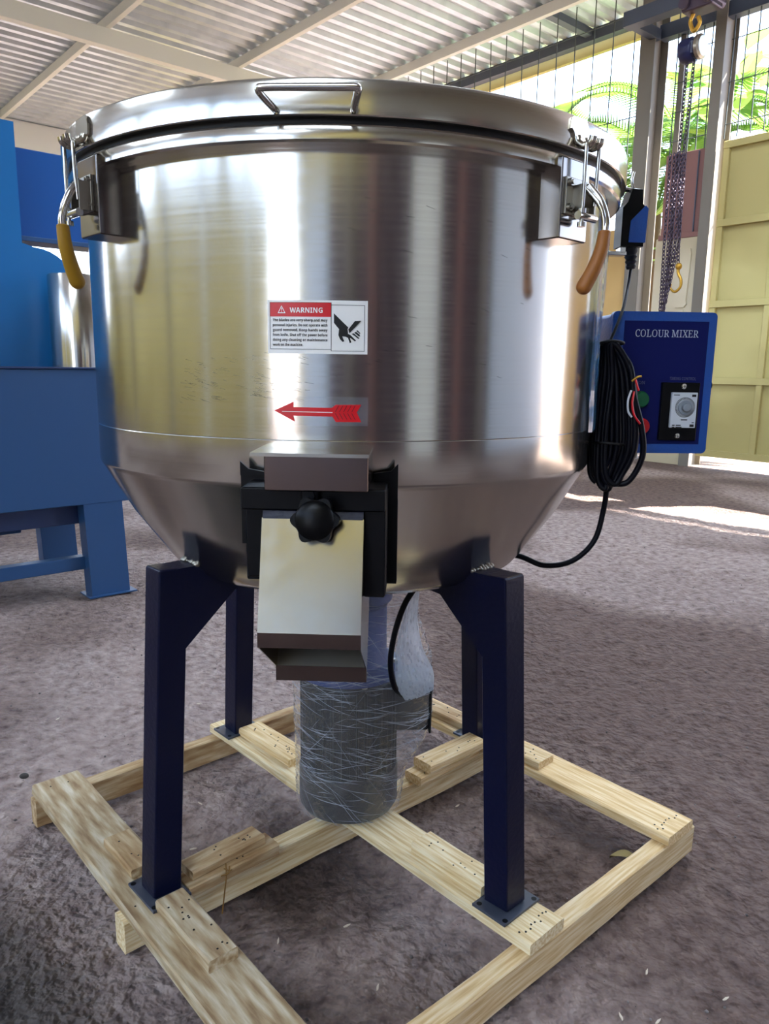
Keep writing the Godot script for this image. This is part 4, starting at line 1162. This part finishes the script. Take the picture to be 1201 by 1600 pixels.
func build_control_box(t: Node3D) -> void:
	var zf := 0.10
	var x0 := 0.548; var x1 := 0.770; var y0 := 0.965; var y1 := 1.260
	var round_rect := func(a: float, b: float, c: float, d: float, r: float) -> PackedVector2Array:
		var q := PackedVector2Array()
		for e in [[c - r, d - r, 0.0], [a + r, d - r, PI / 2], [a + r, b + r, PI], [c - r, b + r, PI * 1.5]]:
			for k in 6:
				var g: float = e[2] + PI / 2 * k / 5.0
				q.append(Vector2(e[0] + r * cos(g), e[1] + r * sin(g)))
		return q
	var mb := MB.new()
	mb.prism(round_rect.call(x0 + 0.004, y0 + 0.004, x1 - 0.004, y1 - 0.004, 0.008), 0.14, zf - 0.086)
	var b := part("control_box", mb, M.box_blue, t)
	mb = MB.new()
	mb.prism(round_rect.call(x0, y0, x1, y1, 0.010), 0.016, zf - 0.009)
	mb.prism(round_rect.call(x0 + 0.0012, y0 + 0.0012, x1 - 0.0012, y1 - 0.0012, 0.009), 0.002, zf)
	part("door", mb, M.box_blue, b)
	mb = MB.new()
	mb.box(Vector3(0.535, 1.10, zf - 0.09), Vector3(0.06, 0.12, 0.05), 0.002)
	part("mounting_bracket", mb, M.steel_dull, b)
	var flat := func(called: String, pts: Array, z: float, m: Material) -> void:
		part(called, flat_poly(pts, z), m, b)
	flat.call("face_panel", rect(0.5725, 0.985, 0.752, 1.241), zf + 0.0014, M.panel_navy)
	var word := func(called: String, s: String, xa: float, xb: float, base: float, cap: float, serif: bool, m: Material) -> void:
		part(called, moved(text_mesh(s, xb - xa, cap, serif, false), Vector3(xa, base, zf + 0.0019)), m, b)
	word.call("title", "COLOUR MIXER", 0.597, 0.731, 1.2085, 0.0148, true, M.ink_white)
	word.call("caption", "ON", 0.611, 0.625, 1.111, 0.0065, true, M.ink_dim)
	word.call("caption", "TIMING CONTROL", 0.677, 0.734, 1.1205, 0.0065, false, M.ink_dim)
	for k in 2:
		mb = MB.new()
		mb.xf = Transform3D(Basis(Vector3.RIGHT, PI / 2), Vector3([0.618, 0.6235][k], [1.079, 1.0225][k], zf + 0.001))
		mb.lathe(PackedVector2Array([Vector2(0.0175, 0.0), Vector2(0.0175, 0.003), Vector2(0.0158, 0.0035), Vector2(0.0158, 0.009), Vector2(0.0145, 0.0105), Vector2(0, 0.011)]), 28)
		part("push_button", mb, [M.green, M.red][k], b).set_meta("label", ["green push button", "red push button"][k])
	# timer
	mb = MB.new(); mb.box(Vector3(0.7005, 1.0545, zf + 0.005), Vector3(0.081, 0.122, 0.010), 0.0015)
	part("timer_frame", mb, M.plastic_black, b)
	mb = MB.new(); mb.box(Vector3(0.707, 1.058, zf + 0.0125), Vector3(0.055, 0.074, 0.008), 0.001)
	part("timer_face", mb, M.white_plastic, b)
	var zt := zf + 0.0168
	mb = MB.new()
	for k in 40:
		var g0 := TAU * k / 40.0; var g1 := TAU * (k + 0.5) / 40.0
		for rr in [[0.0165, 0.0205], [0.0205, 0.0212]]:
			var ga := g0 if rr[0] < 0.02 else TAU * k / 40.0
			var gb := g1 if rr[0] < 0.02 else TAU * (k + 1) / 40.0
			var f := flat_poly([Vector2(cos(ga), sin(ga)) * rr[0], Vector2(cos(ga), sin(ga)) * rr[1], Vector2(cos(gb), sin(gb)) * rr[1], Vector2(cos(gb), sin(gb)) * rr[0]])
			f = moved(f, Vector3(0.709, 1.064, zt))
			mb.v.append_array(f.v); mb.n.append_array(f.n); mb.uv.append_array(f.uv)
	for e in [[0.722, 1.086, 0.731, 1.091], [0.722, 1.023, 0.731, 1.0285], [0.726, 1.031, 0.731, 1.033], [0.684, 1.0255, 0.690, 1.0275], [0.692, 1.0255, 0.703, 1.0275], [0.684, 1.0215, 0.690, 1.0235], [0.692, 1.0215, 0.705, 1.0235], [0.683, 1.089, 0.696, 1.0905], [0.702, 1.037, 0.716, 1.039]]:
		var f := moved(flat_poly(rect(e[0], e[1], e[2], e[3])), Vector3(0, 0, zt))
		mb.v.append_array(f.v); mb.n.append_array(f.n); mb.uv.append_array(f.uv)
	part("timer_print", mb, M.ink_black, b)
	mb = MB.new(); mb.xf = Transform3D(Basis(Vector3.RIGHT, PI / 2), Vector3(0.709, 1.064, zt - 0.0005))
	mb.lathe(PackedVector2Array([Vector2(0.0158, 0.0), Vector2(0.0158, 0.003), Vector2(0.0145, 0.004), Vector2(0.009, 0.004), Vector2(0.0085, 0.009), Vector2(0.0078, 0.0098), Vector2(0, 0.010)]), 28)
	part("timer_dial", mb, M.grey_plastic, b)
	for p in [[0.706, 1.1075], [0.7005, 1.0035]]:
		mb = MB.new(); mb.xf = Transform3D(Basis(Vector3.RIGHT, PI / 2), Vector3(p[0], p[1], zf + 0.009))
		mb.lathe(PackedVector2Array([Vector2(0.0058, 0.0), Vector2(0.0058, 0.002), Vector2(0.004, 0.0036), Vector2(0, 0.0038)]), 16)
		part("screw", mb, M.chrome, b)
		mb = MB.new(); mb.box(Vector3(p[0], p[1], zf + 0.0128), Vector3(0.0065, 0.0012, 0.0006), 0.0001)
		mb.box(Vector3(p[0], p[1], zf + 0.0128), Vector3(0.0012, 0.0065, 0.0006), 0.0001)
		part("screw_slot", mb, M.ink_black, b)
	mb = MB.new()
	mb.cyl(Vector3(0.766, 1.11, zf - 0.03), Vector3(0.782, 1.11, zf - 0.03), 0.008, 14)
	part("box_latch", mb, M.plastic_black, b)

func build_motor(t: Node3D) -> void:
	var c := Vector3(0.005, 0, 0)
	var mb := MB.new(); mb.xf = Transform3D(Basis(), c)
	mb.lathe(PackedVector2Array([Vector2(0, 0.205), Vector2(0.104, 0.205), Vector2(0.104, 0.42), Vector2(0.085, 0.44), Vector2(0.0, 0.44)]), 40)
	var m := part("motor", mb, M.motor, t)
	mb = MB.new(); mb.xf = Transform3D(Basis(), c)
	mb.lathe(PackedVector2Array([Vector2(0.0, 0.097), Vector2(0.09, 0.097), Vector2(0.112, 0.102), Vector2(0.119, 0.115), Vector2(0.119, 0.198), Vector2(0.116, 0.203), Vector2(0.100, 0.203)]), 48)
	part("fan_cover", mb, M.motor, m)
	for k in 36:
		mb = MB.new(); mb.xf = Transform3D(Basis(Vector3.UP, TAU * k / 36.0), c)
		mb.box(Vector3(0, 0.315, 0.107), Vector3(0.004, 0.21, 0.018), 0.001)
		part("cooling_fin", mb, M.motor, m)
	mb = MB.new(); mb.box(Vector3(0.152, 0.355, -0.015), Vector3(0.085, 0.12, 0.11), 0.006)
	mb.box(Vector3(0.196, 0.355, -0.015), Vector3(0.006, 0.13, 0.12), 0.003)
	part("terminal_box", mb, M.motor, m)
	mb = MB.new(); mb.xf = Transform3D(Basis(), c)
	mb.lathe(PackedVector2Array([Vector2(0, 0.438), Vector2(0.122, 0.438), Vector2(0.122, 0.458), Vector2(0.095, 0.465), Vector2(0.088, 0.49), Vector2(0.088, 0.60), Vector2(0.10, 0.615), Vector2(0.10, 0.655), Vector2(0.14, 0.66), Vector2(0.14, 0.685), Vector2(0.08, 0.69), Vector2(0.08, 0.725)]), 48)
	part("gear_case", mb, M.gear_blue, m)
	for k in 6:
		mb = MB.new(); mb.xf = Transform3D(Basis(Vector3.UP, TAU * (k + 0.3) / 6.0), c)
		mb.cyl(Vector3(0, 0.432, 0.111), Vector3(0, 0.47, 0.111), 0.007, 6)
		part("flange_bolt", mb, M.steel_dull, m)

func build_limit_switch(t: Node3D) -> void:
	var mb := MB.new()
	mb.prism(PackedVector2Array([Vector2(0.580, 1.400), Vector2(0.629, 1.400), Vector2(0.631, 1.478), Vector2(0.622, 1.487), Vector2(0.620, 1.515), Vector2(0.598, 1.517), Vector2(0.590, 1.49), Vector2(0.580, 1.478)]), 0.045, 0.0, false)
	var s := part("limit_switch", mb, M.plastic_black, t)
	mb = MB.new()
	mb.prism(PackedVector2Array([Vector2(0.596, 1.408), Vector2(0.632, 1.408), Vector2(0.634, 1.477), Vector2(0.628, 1.483), Vector2(0.598, 1.452)]), 0.05, 0.0)
	part("switch_cover", mb, M.box_blue, s)
	mb = MB.new(); mb.xf = Transform3D(Basis(Vector3(0, 0, 1), 0.08), Vector3(0.612, 1.38, 0))
	mb.lathe(PackedVector2Array([Vector2(0.0, -0.024), Vector2(0.009, -0.024), Vector2(0.011, -0.018), Vector2(0.0085, -0.014), Vector2(0.0125, -0.008), Vector2(0.0095, -0.004), Vector2(0.014, 0.002), Vector2(0.011, 0.006), Vector2(0.015, 0.012), Vector2(0.015, 0.022), Vector2(0, 0.022)]), 18)
	part("cable_boot", mb, M.rubber, s)
	mb = MB.new()
	mb.box(Vector3(0.555, 1.387, 0.0), Vector3(0.085, 0.008, 0.03), 0.001)
	mb.box(Vector3(0.589, 1.400, 0.0), Vector3(0.012, 0.03, 0.03), 0.001)
	part("switch_bracket", mb, M.chrome, s)
	mb = MB.new()
	mb.tube(spline([Vector3(0.612, 1.515, 0), Vector3(0.603, 1.535, 0), Vector3(0.606, 1.555, 0)], 5), 0.003, 8)
	mb.tube(PackedVector3Array([Vector3(0.585, 1.52, 0.0), Vector3(0.622, 1.516, 0.0)]), 0.005, 8)
	part("switch_arm", mb, M.chrome, s)
	mb = MB.new()
	mb.tube(spline([Vector3(0.614, 1.358, 0.0), Vector3(0.600, 1.32, 0.03), Vector3(0.572, 1.27, 0.09), Vector3(0.545, 1.225, 0.13), Vector3(0.525, 1.19, 0.15)], 8), 0.0032, 8)
	part("switch_cable", mb, M.cable, s)

# ------------------------------------------------------------------ films, cables, litter
func build_films_and_cables() -> void:
	# cable hanked and hung in front of the control box
	var c := thing("cable_coil", "hank of dark cable hanging between drum and control box", "cable", Vector3(0.55, 0.9, 0.16))
	var mb := MB.new()
	for k in 9:
		var w := 0.006 + 0.0026 * k
		var zz := 0.135 + 0.006 * (k % 4) + 0.004 * k
		var dy := rng.randf_range(-0.012, 0.012)
		var x := 0.512 + 0.0035 * k
		mb.tube(spline([Vector3(0.520 + 0.002 * (k % 3), 1.192, zz), Vector3(x + w * 0.9, 1.14, zz + 0.01), Vector3(x + w * 1.5, 1.05, zz + 0.012), Vector3(x + w * 1.5 + 0.004, 0.98, zz + 0.01), Vector3(x + w, 0.925 + dy, zz), Vector3(x + 0.01, 0.905 + dy, zz), Vector3(x - w * 0.35, 0.93 + dy, zz - 0.006), Vector3(x - w * 0.5, 1.02, zz - 0.008), Vector3(x - w * 0.3, 1.12, zz - 0.006)], 6, true), 0.0058, 8, true)
	part("loops", mb, M.cable, c)
	mb = MB.new()
	mb.tube(spline([Vector3(0.522, 1.195, 0.165), Vector3(0.556, 1.15, 0.19), Vector3(0.568, 1.09, 0.195), Vector3(0.590, 1.02, 0.195), Vector3(0.596, 0.965, 0.19), Vector3(0.575, 0.915, 0.18), Vector3(0.545, 0.908, 0.17)], 8), 0.0062, 8)
	part("outer_loop", mb, M.cable, c)
	mb = MB.new()
	for e in [[1.192, 0.02], [0.99, 0.05]]:
		mb.tube(spline([Vector3(0.508, e[0], 0.15), Vector3(0.52, e[0] + 0.004, 0.185), Vector3(0.535 + e[1] * 0.5, e[0], 0.18), Vector3(0.53, e[0] - 0.004, 0.13)], 5, true), 0.003, 6, true)
	part("tie", mb, M.rubber, c)
	for e in [[M.red, [Vector3(0.566, 1.098, 0.20), Vector3(0.562, 1.075, 0.205), Vector3(0.567, 1.052, 0.207), Vector3(0.580, 1.035, 0.207)]], [M.white_plastic, [Vector3(0.560, 1.10, 0.2), Vector3(0.553, 1.08, 0.205), Vector3(0.554, 1.06, 0.207), Vector3(0.562, 1.048, 0.207)]], [M.brass, [Vector3(0.56, 1.118, 0.2), Vector3(0.568, 1.126, 0.205), Vector3(0.576, 1.128, 0.206)]], [M.sign_red, [Vector3(0.566, 1.125, 0.2), Vector3(0.569, 1.11, 0.205), Vector3(0.573, 1.10, 0.205)]]]:
		mb = MB.new(); mb.tube(spline(e[1], 5), 0.0022, 7)
		part("wire_end", mb, e[0], c)
	mb = MB.new()
	mb.tube(spline([Vector3(0.530, 0.955, 0.15), Vector3(0.548, 0.90, 0.13), Vector3(0.548, 0.84, 0.12), Vector3(0.532, 0.775, 0.12), Vector3(0.487, 0.731, 0.12), Vector3(0.426, 0.721, 0.12), Vector3(0.37, 0.738, 0.10), Vector3(0.30, 0.735, 0.06), Vector3(0.2, 0.71, 0.05)], 8), 0.006, 10)
	var sc := part("supply_cable", mb, M.cable)
	tag(sc, "black cable drooping from the hank to under the drum", "cable")
	mb = MB.new()
	mb.tube(spline([Vector3(0.165, 0.715, 0.14), Vector3(0.15, 0.69, 0.15), Vector3(0.121, 0.643, 0.155), Vector3(0.101, 0.577, 0.155), Vector3(0.094, 0.51, 0.15), Vector3(0.104, 0.452, 0.14), Vector3(0.125, 0.415, 0.10)], 8), 0.0065, 10)
	tag(part("motor_cable", mb, M.cable), "black cable running down in front of the wrapped motor", "cable")
	# stretch film round the motor
	var f := thing("stretch_film", "clear crinkled stretch film wrapped around the motor", "plastic film", Vector3(0.005, 0.1, 0))
	var nz := noise(1.0, 71, 3); var nz2 := noise(1.0, 73, 2)
	var hull := func(th: float, y: float, k: float) -> Vector3:
		var ys := [0.09, 0.2, 0.27, 0.33, 0.40, 0.48, 0.56, 0.66]
		var base := [0.124, 0.126, 0.127, 0.129, 0.130, 0.130, 0.118, 0.108]
		var bul := [0.0, 0.012, 0.058, 0.070, 0.070, 0.062, 0.045, 0.042]
		var i := 0
		while i < 6 and y > ys[i + 1]: i += 1
		var q := clampf((y - ys[i]) / (ys[i + 1] - ys[i]), 0, 1)
		var r := lerpf(base[i], base[i + 1], q)
		var bu := lerpf(bul[i], bul[i + 1], q)
		var cb := maxf(0.0, cos(th - PI / 2 - 0.1))
		r += bu * pow(cb, 2.2)
		r += k * (0.0035 * (0.5 - absf(nz.get_noise_2d(th * 3.0 + y * 6.0, y * 42.0 - th * 2.5))) + 0.0028 * nz2.get_noise_2d(th * 7.0, y * 95.0 + th * 5.0))
		return Vector3(0.005 + sin(th) * r, y, cos(th) * r)
	mb = MB.new()
	var nu := 150; var nv := 120
	var P := []
	for j in nv + 1:
		var row := PackedVector3Array()
		for i in nu: row.append(hull.call(TAU * i / nu, 0.105 + 0.55 * j / nv, 1.0))
		P.append(row)
	var N := []
	for j in nv + 1:
		var row := PackedVector3Array()
		for i in nu:
			var a: Vector3 = P[j][(i + 1) % nu] - P[j][(i - 1 + nu) % nu]
			var b: Vector3 = P[mini(j + 1, nv)][i] - P[maxi(j - 1, 0)][i]
			row.append(a.cross(b).normalized() * -1.0 if a.cross(b).dot(Vector3(P[j][i].x - 0.005, 0, P[j][i].z)) < 0 else a.cross(b).normalized())
		N.append(row)
	for j in nv:
		for i in nu:
			var k := (i + 1) % nu
			mb.quadn(P[j][i], P[j][k], P[j + 1][k], P[j + 1][i], N[j][i], N[j][k], N[j + 1][k], N[j + 1][i])
	part("film", mb, M.film, f)
	mb = MB.new()
	for k in 620:  # white ribbons paint the streaks of light along the film's creases
		var th := rng.randf_range(-1.9, 2.4); var y := rng.randf_range(0.11, 0.63)
		if y < 0.2 and rng.randf() < 0.5: continue
		var L := rng.randf_range(0.2, 0.9); var sl := rng.randf_range(-0.06, 0.03)
		if y < 0.22: sl = rng.randf_range(-0.22, 0.02)
		elif rng.randf() < 0.08: sl = rng.randf_range(-0.3, 0.3)
		var w := rng.randf_range(0.0003, 0.0010)
		var seg := 7
		for s in seg:
			var q := []
			for e in [[0.0, 0.0], [1.0, 0.0], [1.0, 1.0], [0.0, 1.0]]:
				var g: float = (s + e[0]) / seg
				var taper: float = sin(PI * clampf(g, 0.02, 0.98))
				var p: Vector3 = hull.call(th + L * g, clampf(y + sl * L * g + 0.003 * sin(g * 3.0 + k) + w * taper * (e[1] - 0.5) * 2.0, 0.107, 0.65), 0.0)
				q.append(p + Vector3(p.x - 0.005, 0, p.z).normalized() * 0.004)
			var m := Vector3(q[0].x - 0.005, 0.2, q[0].z).normalized()
			mb.quad(q[0], q[1], q[2], q[3], m)
	part("crease", mb, M.film_white, f, "stuff")
	# loose sheet of it at the right, its backlit glow painted white
	mb = MB.new()
	var le := spline([Vector3(0.150, 0.695, 0.125), Vector3(0.128, 0.64, 0.135), Vector3(0.112, 0.577, 0.14), Vector3(0.104, 0.51, 0.14), Vector3(0.110, 0.45, 0.138), Vector3(0.13, 0.41, 0.12)], 8)
	var ri := spline([Vector3(0.156, 0.70, 0.10), Vector3(0.160, 0.65, 0.08), Vector3(0.158, 0.585, 0.07), Vector3(0.172, 0.515, 0.07), Vector3(0.198, 0.455, 0.06), Vector3(0.202, 0.405, 0.05)], 8)
	var ln := le.size()
	var G := []
	for j in ln:
		var row := PackedVector3Array()
		for i in 25:
			var q := i / 24.0
			row.append(le[j].lerp(ri[j], q) + Vector3(0, 0, 0.012 * sin(PI * q) + 0.006 * nz.get_noise_2d(q * 4.0 + j * 0.12, j * 0.55 - q * 9.0)))
		G.append(row)
	for j in ln - 1:
		for i in 24:
			var m: Vector3 = (G[j][i + 1] - G[j][i]).cross(G[j + 1][i] - G[j][i]).normalized()
			if m.z < 0: m = -m
			mb.quad(G[j][i], G[j][i + 1], G[j + 1][i + 1], G[j + 1][i], m)
	var fw: StandardMaterial3D = M.film_white.duplicate()
	fw.albedo_color = Color(0.93, 0.96, 1.0, 0.66); fw.backlight_enabled = true; fw.backlight = Color(0.9, 0.95, 1.0)
	part("loose_flap", mb, fw, f)
	# film still on the right flank of the drum
	mb = MB.new()
	var A := []
	for j in 41:
		var row := PackedVector3Array()
		for i in 41:
			var th := 1.05 + 1.0 * i / 40.0
			var y := 1.02 + 0.40 * j / 40.0
			var r := RD + 0.005 + 0.006 * (0.5 + nz.get_noise_2d(th * 16.0, y * 3.0)) + 0.006 * maxf(0.0, (y - 1.2) * 4.0)
			row.append(Vector3(sin(th) * r, y, cos(th) * r))
		A.append(row)
	for j in 40:
		for i in 40:
			var q := [A[j][i], A[j][i + 1], A[j + 1][i + 1], A[j + 1][i]]
			var m: Vector3 = (q[1] - q[0]).cross(q[3] - q[0]).normalized()
			if m.dot(Vector3(q[0].x, 0, q[0].z)) < 0: m = -m
			mb.quad(q[0], q[1], q[2], q[3], m)
	var fb: StandardMaterial3D = M.film_clear.duplicate()
	fb.albedo_color = Color(0.45, 0.75, 1.0, 0.22)
	tag(part("protective_film", mb, fb), "bluish clear protective film left on the drum's right flank", "plastic film")

func build_litter() -> void:
	# pale wood chips on the soil, a dry leaf and a few stones
	var chip := MB.new()
	chip.prism(PackedVector2Array([Vector2(-0.008, -0.0008), Vector2(0.001, -0.0022), Vector2(0.009, -0.0006), Vector2(0.007, 0.0006), Vector2(-0.002, 0.0022), Vector2(-0.007, 0.0012)]), 0.002)
	var cm := chip.mesh()
	for e in [[0.79, -0.06, 0.6], [0.74, -0.02, 1.6], [0.70, 0.07, 0.2], [0.78, 0.06, 2.2], [0.72, -0.15, 1.0], [0.85, -0.2, 0.4], [0.93, 0.02, 2.6], [0.66, 0.16, 1.9], [0.24, 0.2, 0.5], [0.33, -0.2, 2.0], [0.4, 0.26, 1.3], [-0.3, -0.25, 0.8], [-0.36, 0.2, 2.4], [-0.9, -0.1, 0.1], [0.18, 0.33, 1.5], [-0.2, 0.31, 0.3], [0.95, 0.3, 0.9], [0.5, -0.62, 2.8], [0.9, -0.6, 0.2], [-1.1, 0.3, 1.1], [-0.5, 0.75, 1.9], [0.1, -0.3, 0.7], [0.52, -0.32, 1.4], [0.3, 0.42, 2.9]]:
		var x := pallet_xf(Vector3(e[0], 0.002, e[1]))
		x.basis = Basis(Vector3.UP, e[2]) * Basis(Vector3.RIGHT, PI / 2 + 0.15)
		x.origin.y = 0.001
		var o := piece("wood_chip", cm, M.chip, x, self)
		tag(o, "pale splinter of wood lying on the dirt around the pallet", "wood chip", "wood chips on the dirt floor")
	var mb := MB.new()
	mb.xf = Transform3D(pallet_xf(Vector3.ZERO).basis * Basis(Vector3.UP, 0.6), pallet_xf(Vector3(0.49, 0.006, -0.40)).origin)
	for i in 8:
		var t0 := i / 8.0; var t1 := (i + 1) / 8.0
		for s in [-1.0, 1.0]:
			mb.quad(Vector3(t0 * 0.07, 0.012 * sin(PI * t0), 0), Vector3(t1 * 0.07, 0.012 * sin(PI * t1), 0), Vector3(t1 * 0.07, 0.012 * sin(PI * t1) + 0.006, s * 0.014 * sin(PI * t1)), Vector3(t0 * 0.07, 0.012 * sin(PI * t0) + 0.006, s * 0.014 * sin(PI * t0)), Vector3(0, 1, -s * 0.3).normalized())
	tag(part("dry_leaf", mb, M.leaf_dry), "curled dry leaf against the inner side of the front right beam", "leaf")
	for e in [[-0.40, 0.40, 0.016, "pale stone beside the back left beam", 0.8], [-0.80, 0.50, 0.013, "small dark stone left of the pallet corner", 0.25], [0.98, -0.75, 0.012, "small dark stone far right of the pallet", 0.2]]:
		mb = MB.new()
		var o := pallet_xf(Vector3(e[0], 0.0, e[1])).origin + Vector3(0, e[2] * 0.35, 0)
		mb.ball(o, Vector3(e[2], e[2] * 0.6, e[2] * 0.75), 9)
		tag(part("stone", mb, mat(Color(e[4], e[4] * 0.95, e[4] * 0.9), 0.9)), e[3], "stone")
	# crumbs of soil, thousands of them
	mb = MB.new()
	mb.ball(Vector3.ZERO, Vector3(1, 0.6, 0.8), 4)
	var mm := MultiMesh.new()
	mm.transform_format = MultiMesh.TRANSFORM_3D
	mm.use_colors = true
	mm.mesh = mb.mesh()
	mm.instance_count = 5200
	for k in 5200:
		var rr := 0.25 + 3.4 * pow(rng.randf(), 0.8)
		var a := rng.randf() * TAU
		var sz := 0.0012 + 0.0042 * pow(rng.randf(), 4.0)
		mm.set_instance_transform(k, Transform3D(Basis(Vector3.UP, rng.randf() * TAU) * Basis.from_scale(Vector3.ONE * sz), Vector3(sin(a) * rr + 0.2, -0.010 + sz * 0.3, cos(a) * rr - 0.3)))
		var g := rng.randf_range(0.05, 0.20)
		mm.set_instance_color(k, Color(g * 1.1, g * 0.95, g * 0.9))
	var mi := MultiMeshInstance3D.new()
	mi.multimesh = mm
	var cmat := mat(Color(1, 1, 1), 0.95); cmat.vertex_color_use_as_albedo = true
	mi.material_override = cmat
	mi.name = "soil_crumbs"
	add_child(mi)
	tag(mi, "loose crumbs of soil strewn over the dirt floor", "soil", "", "stuff")
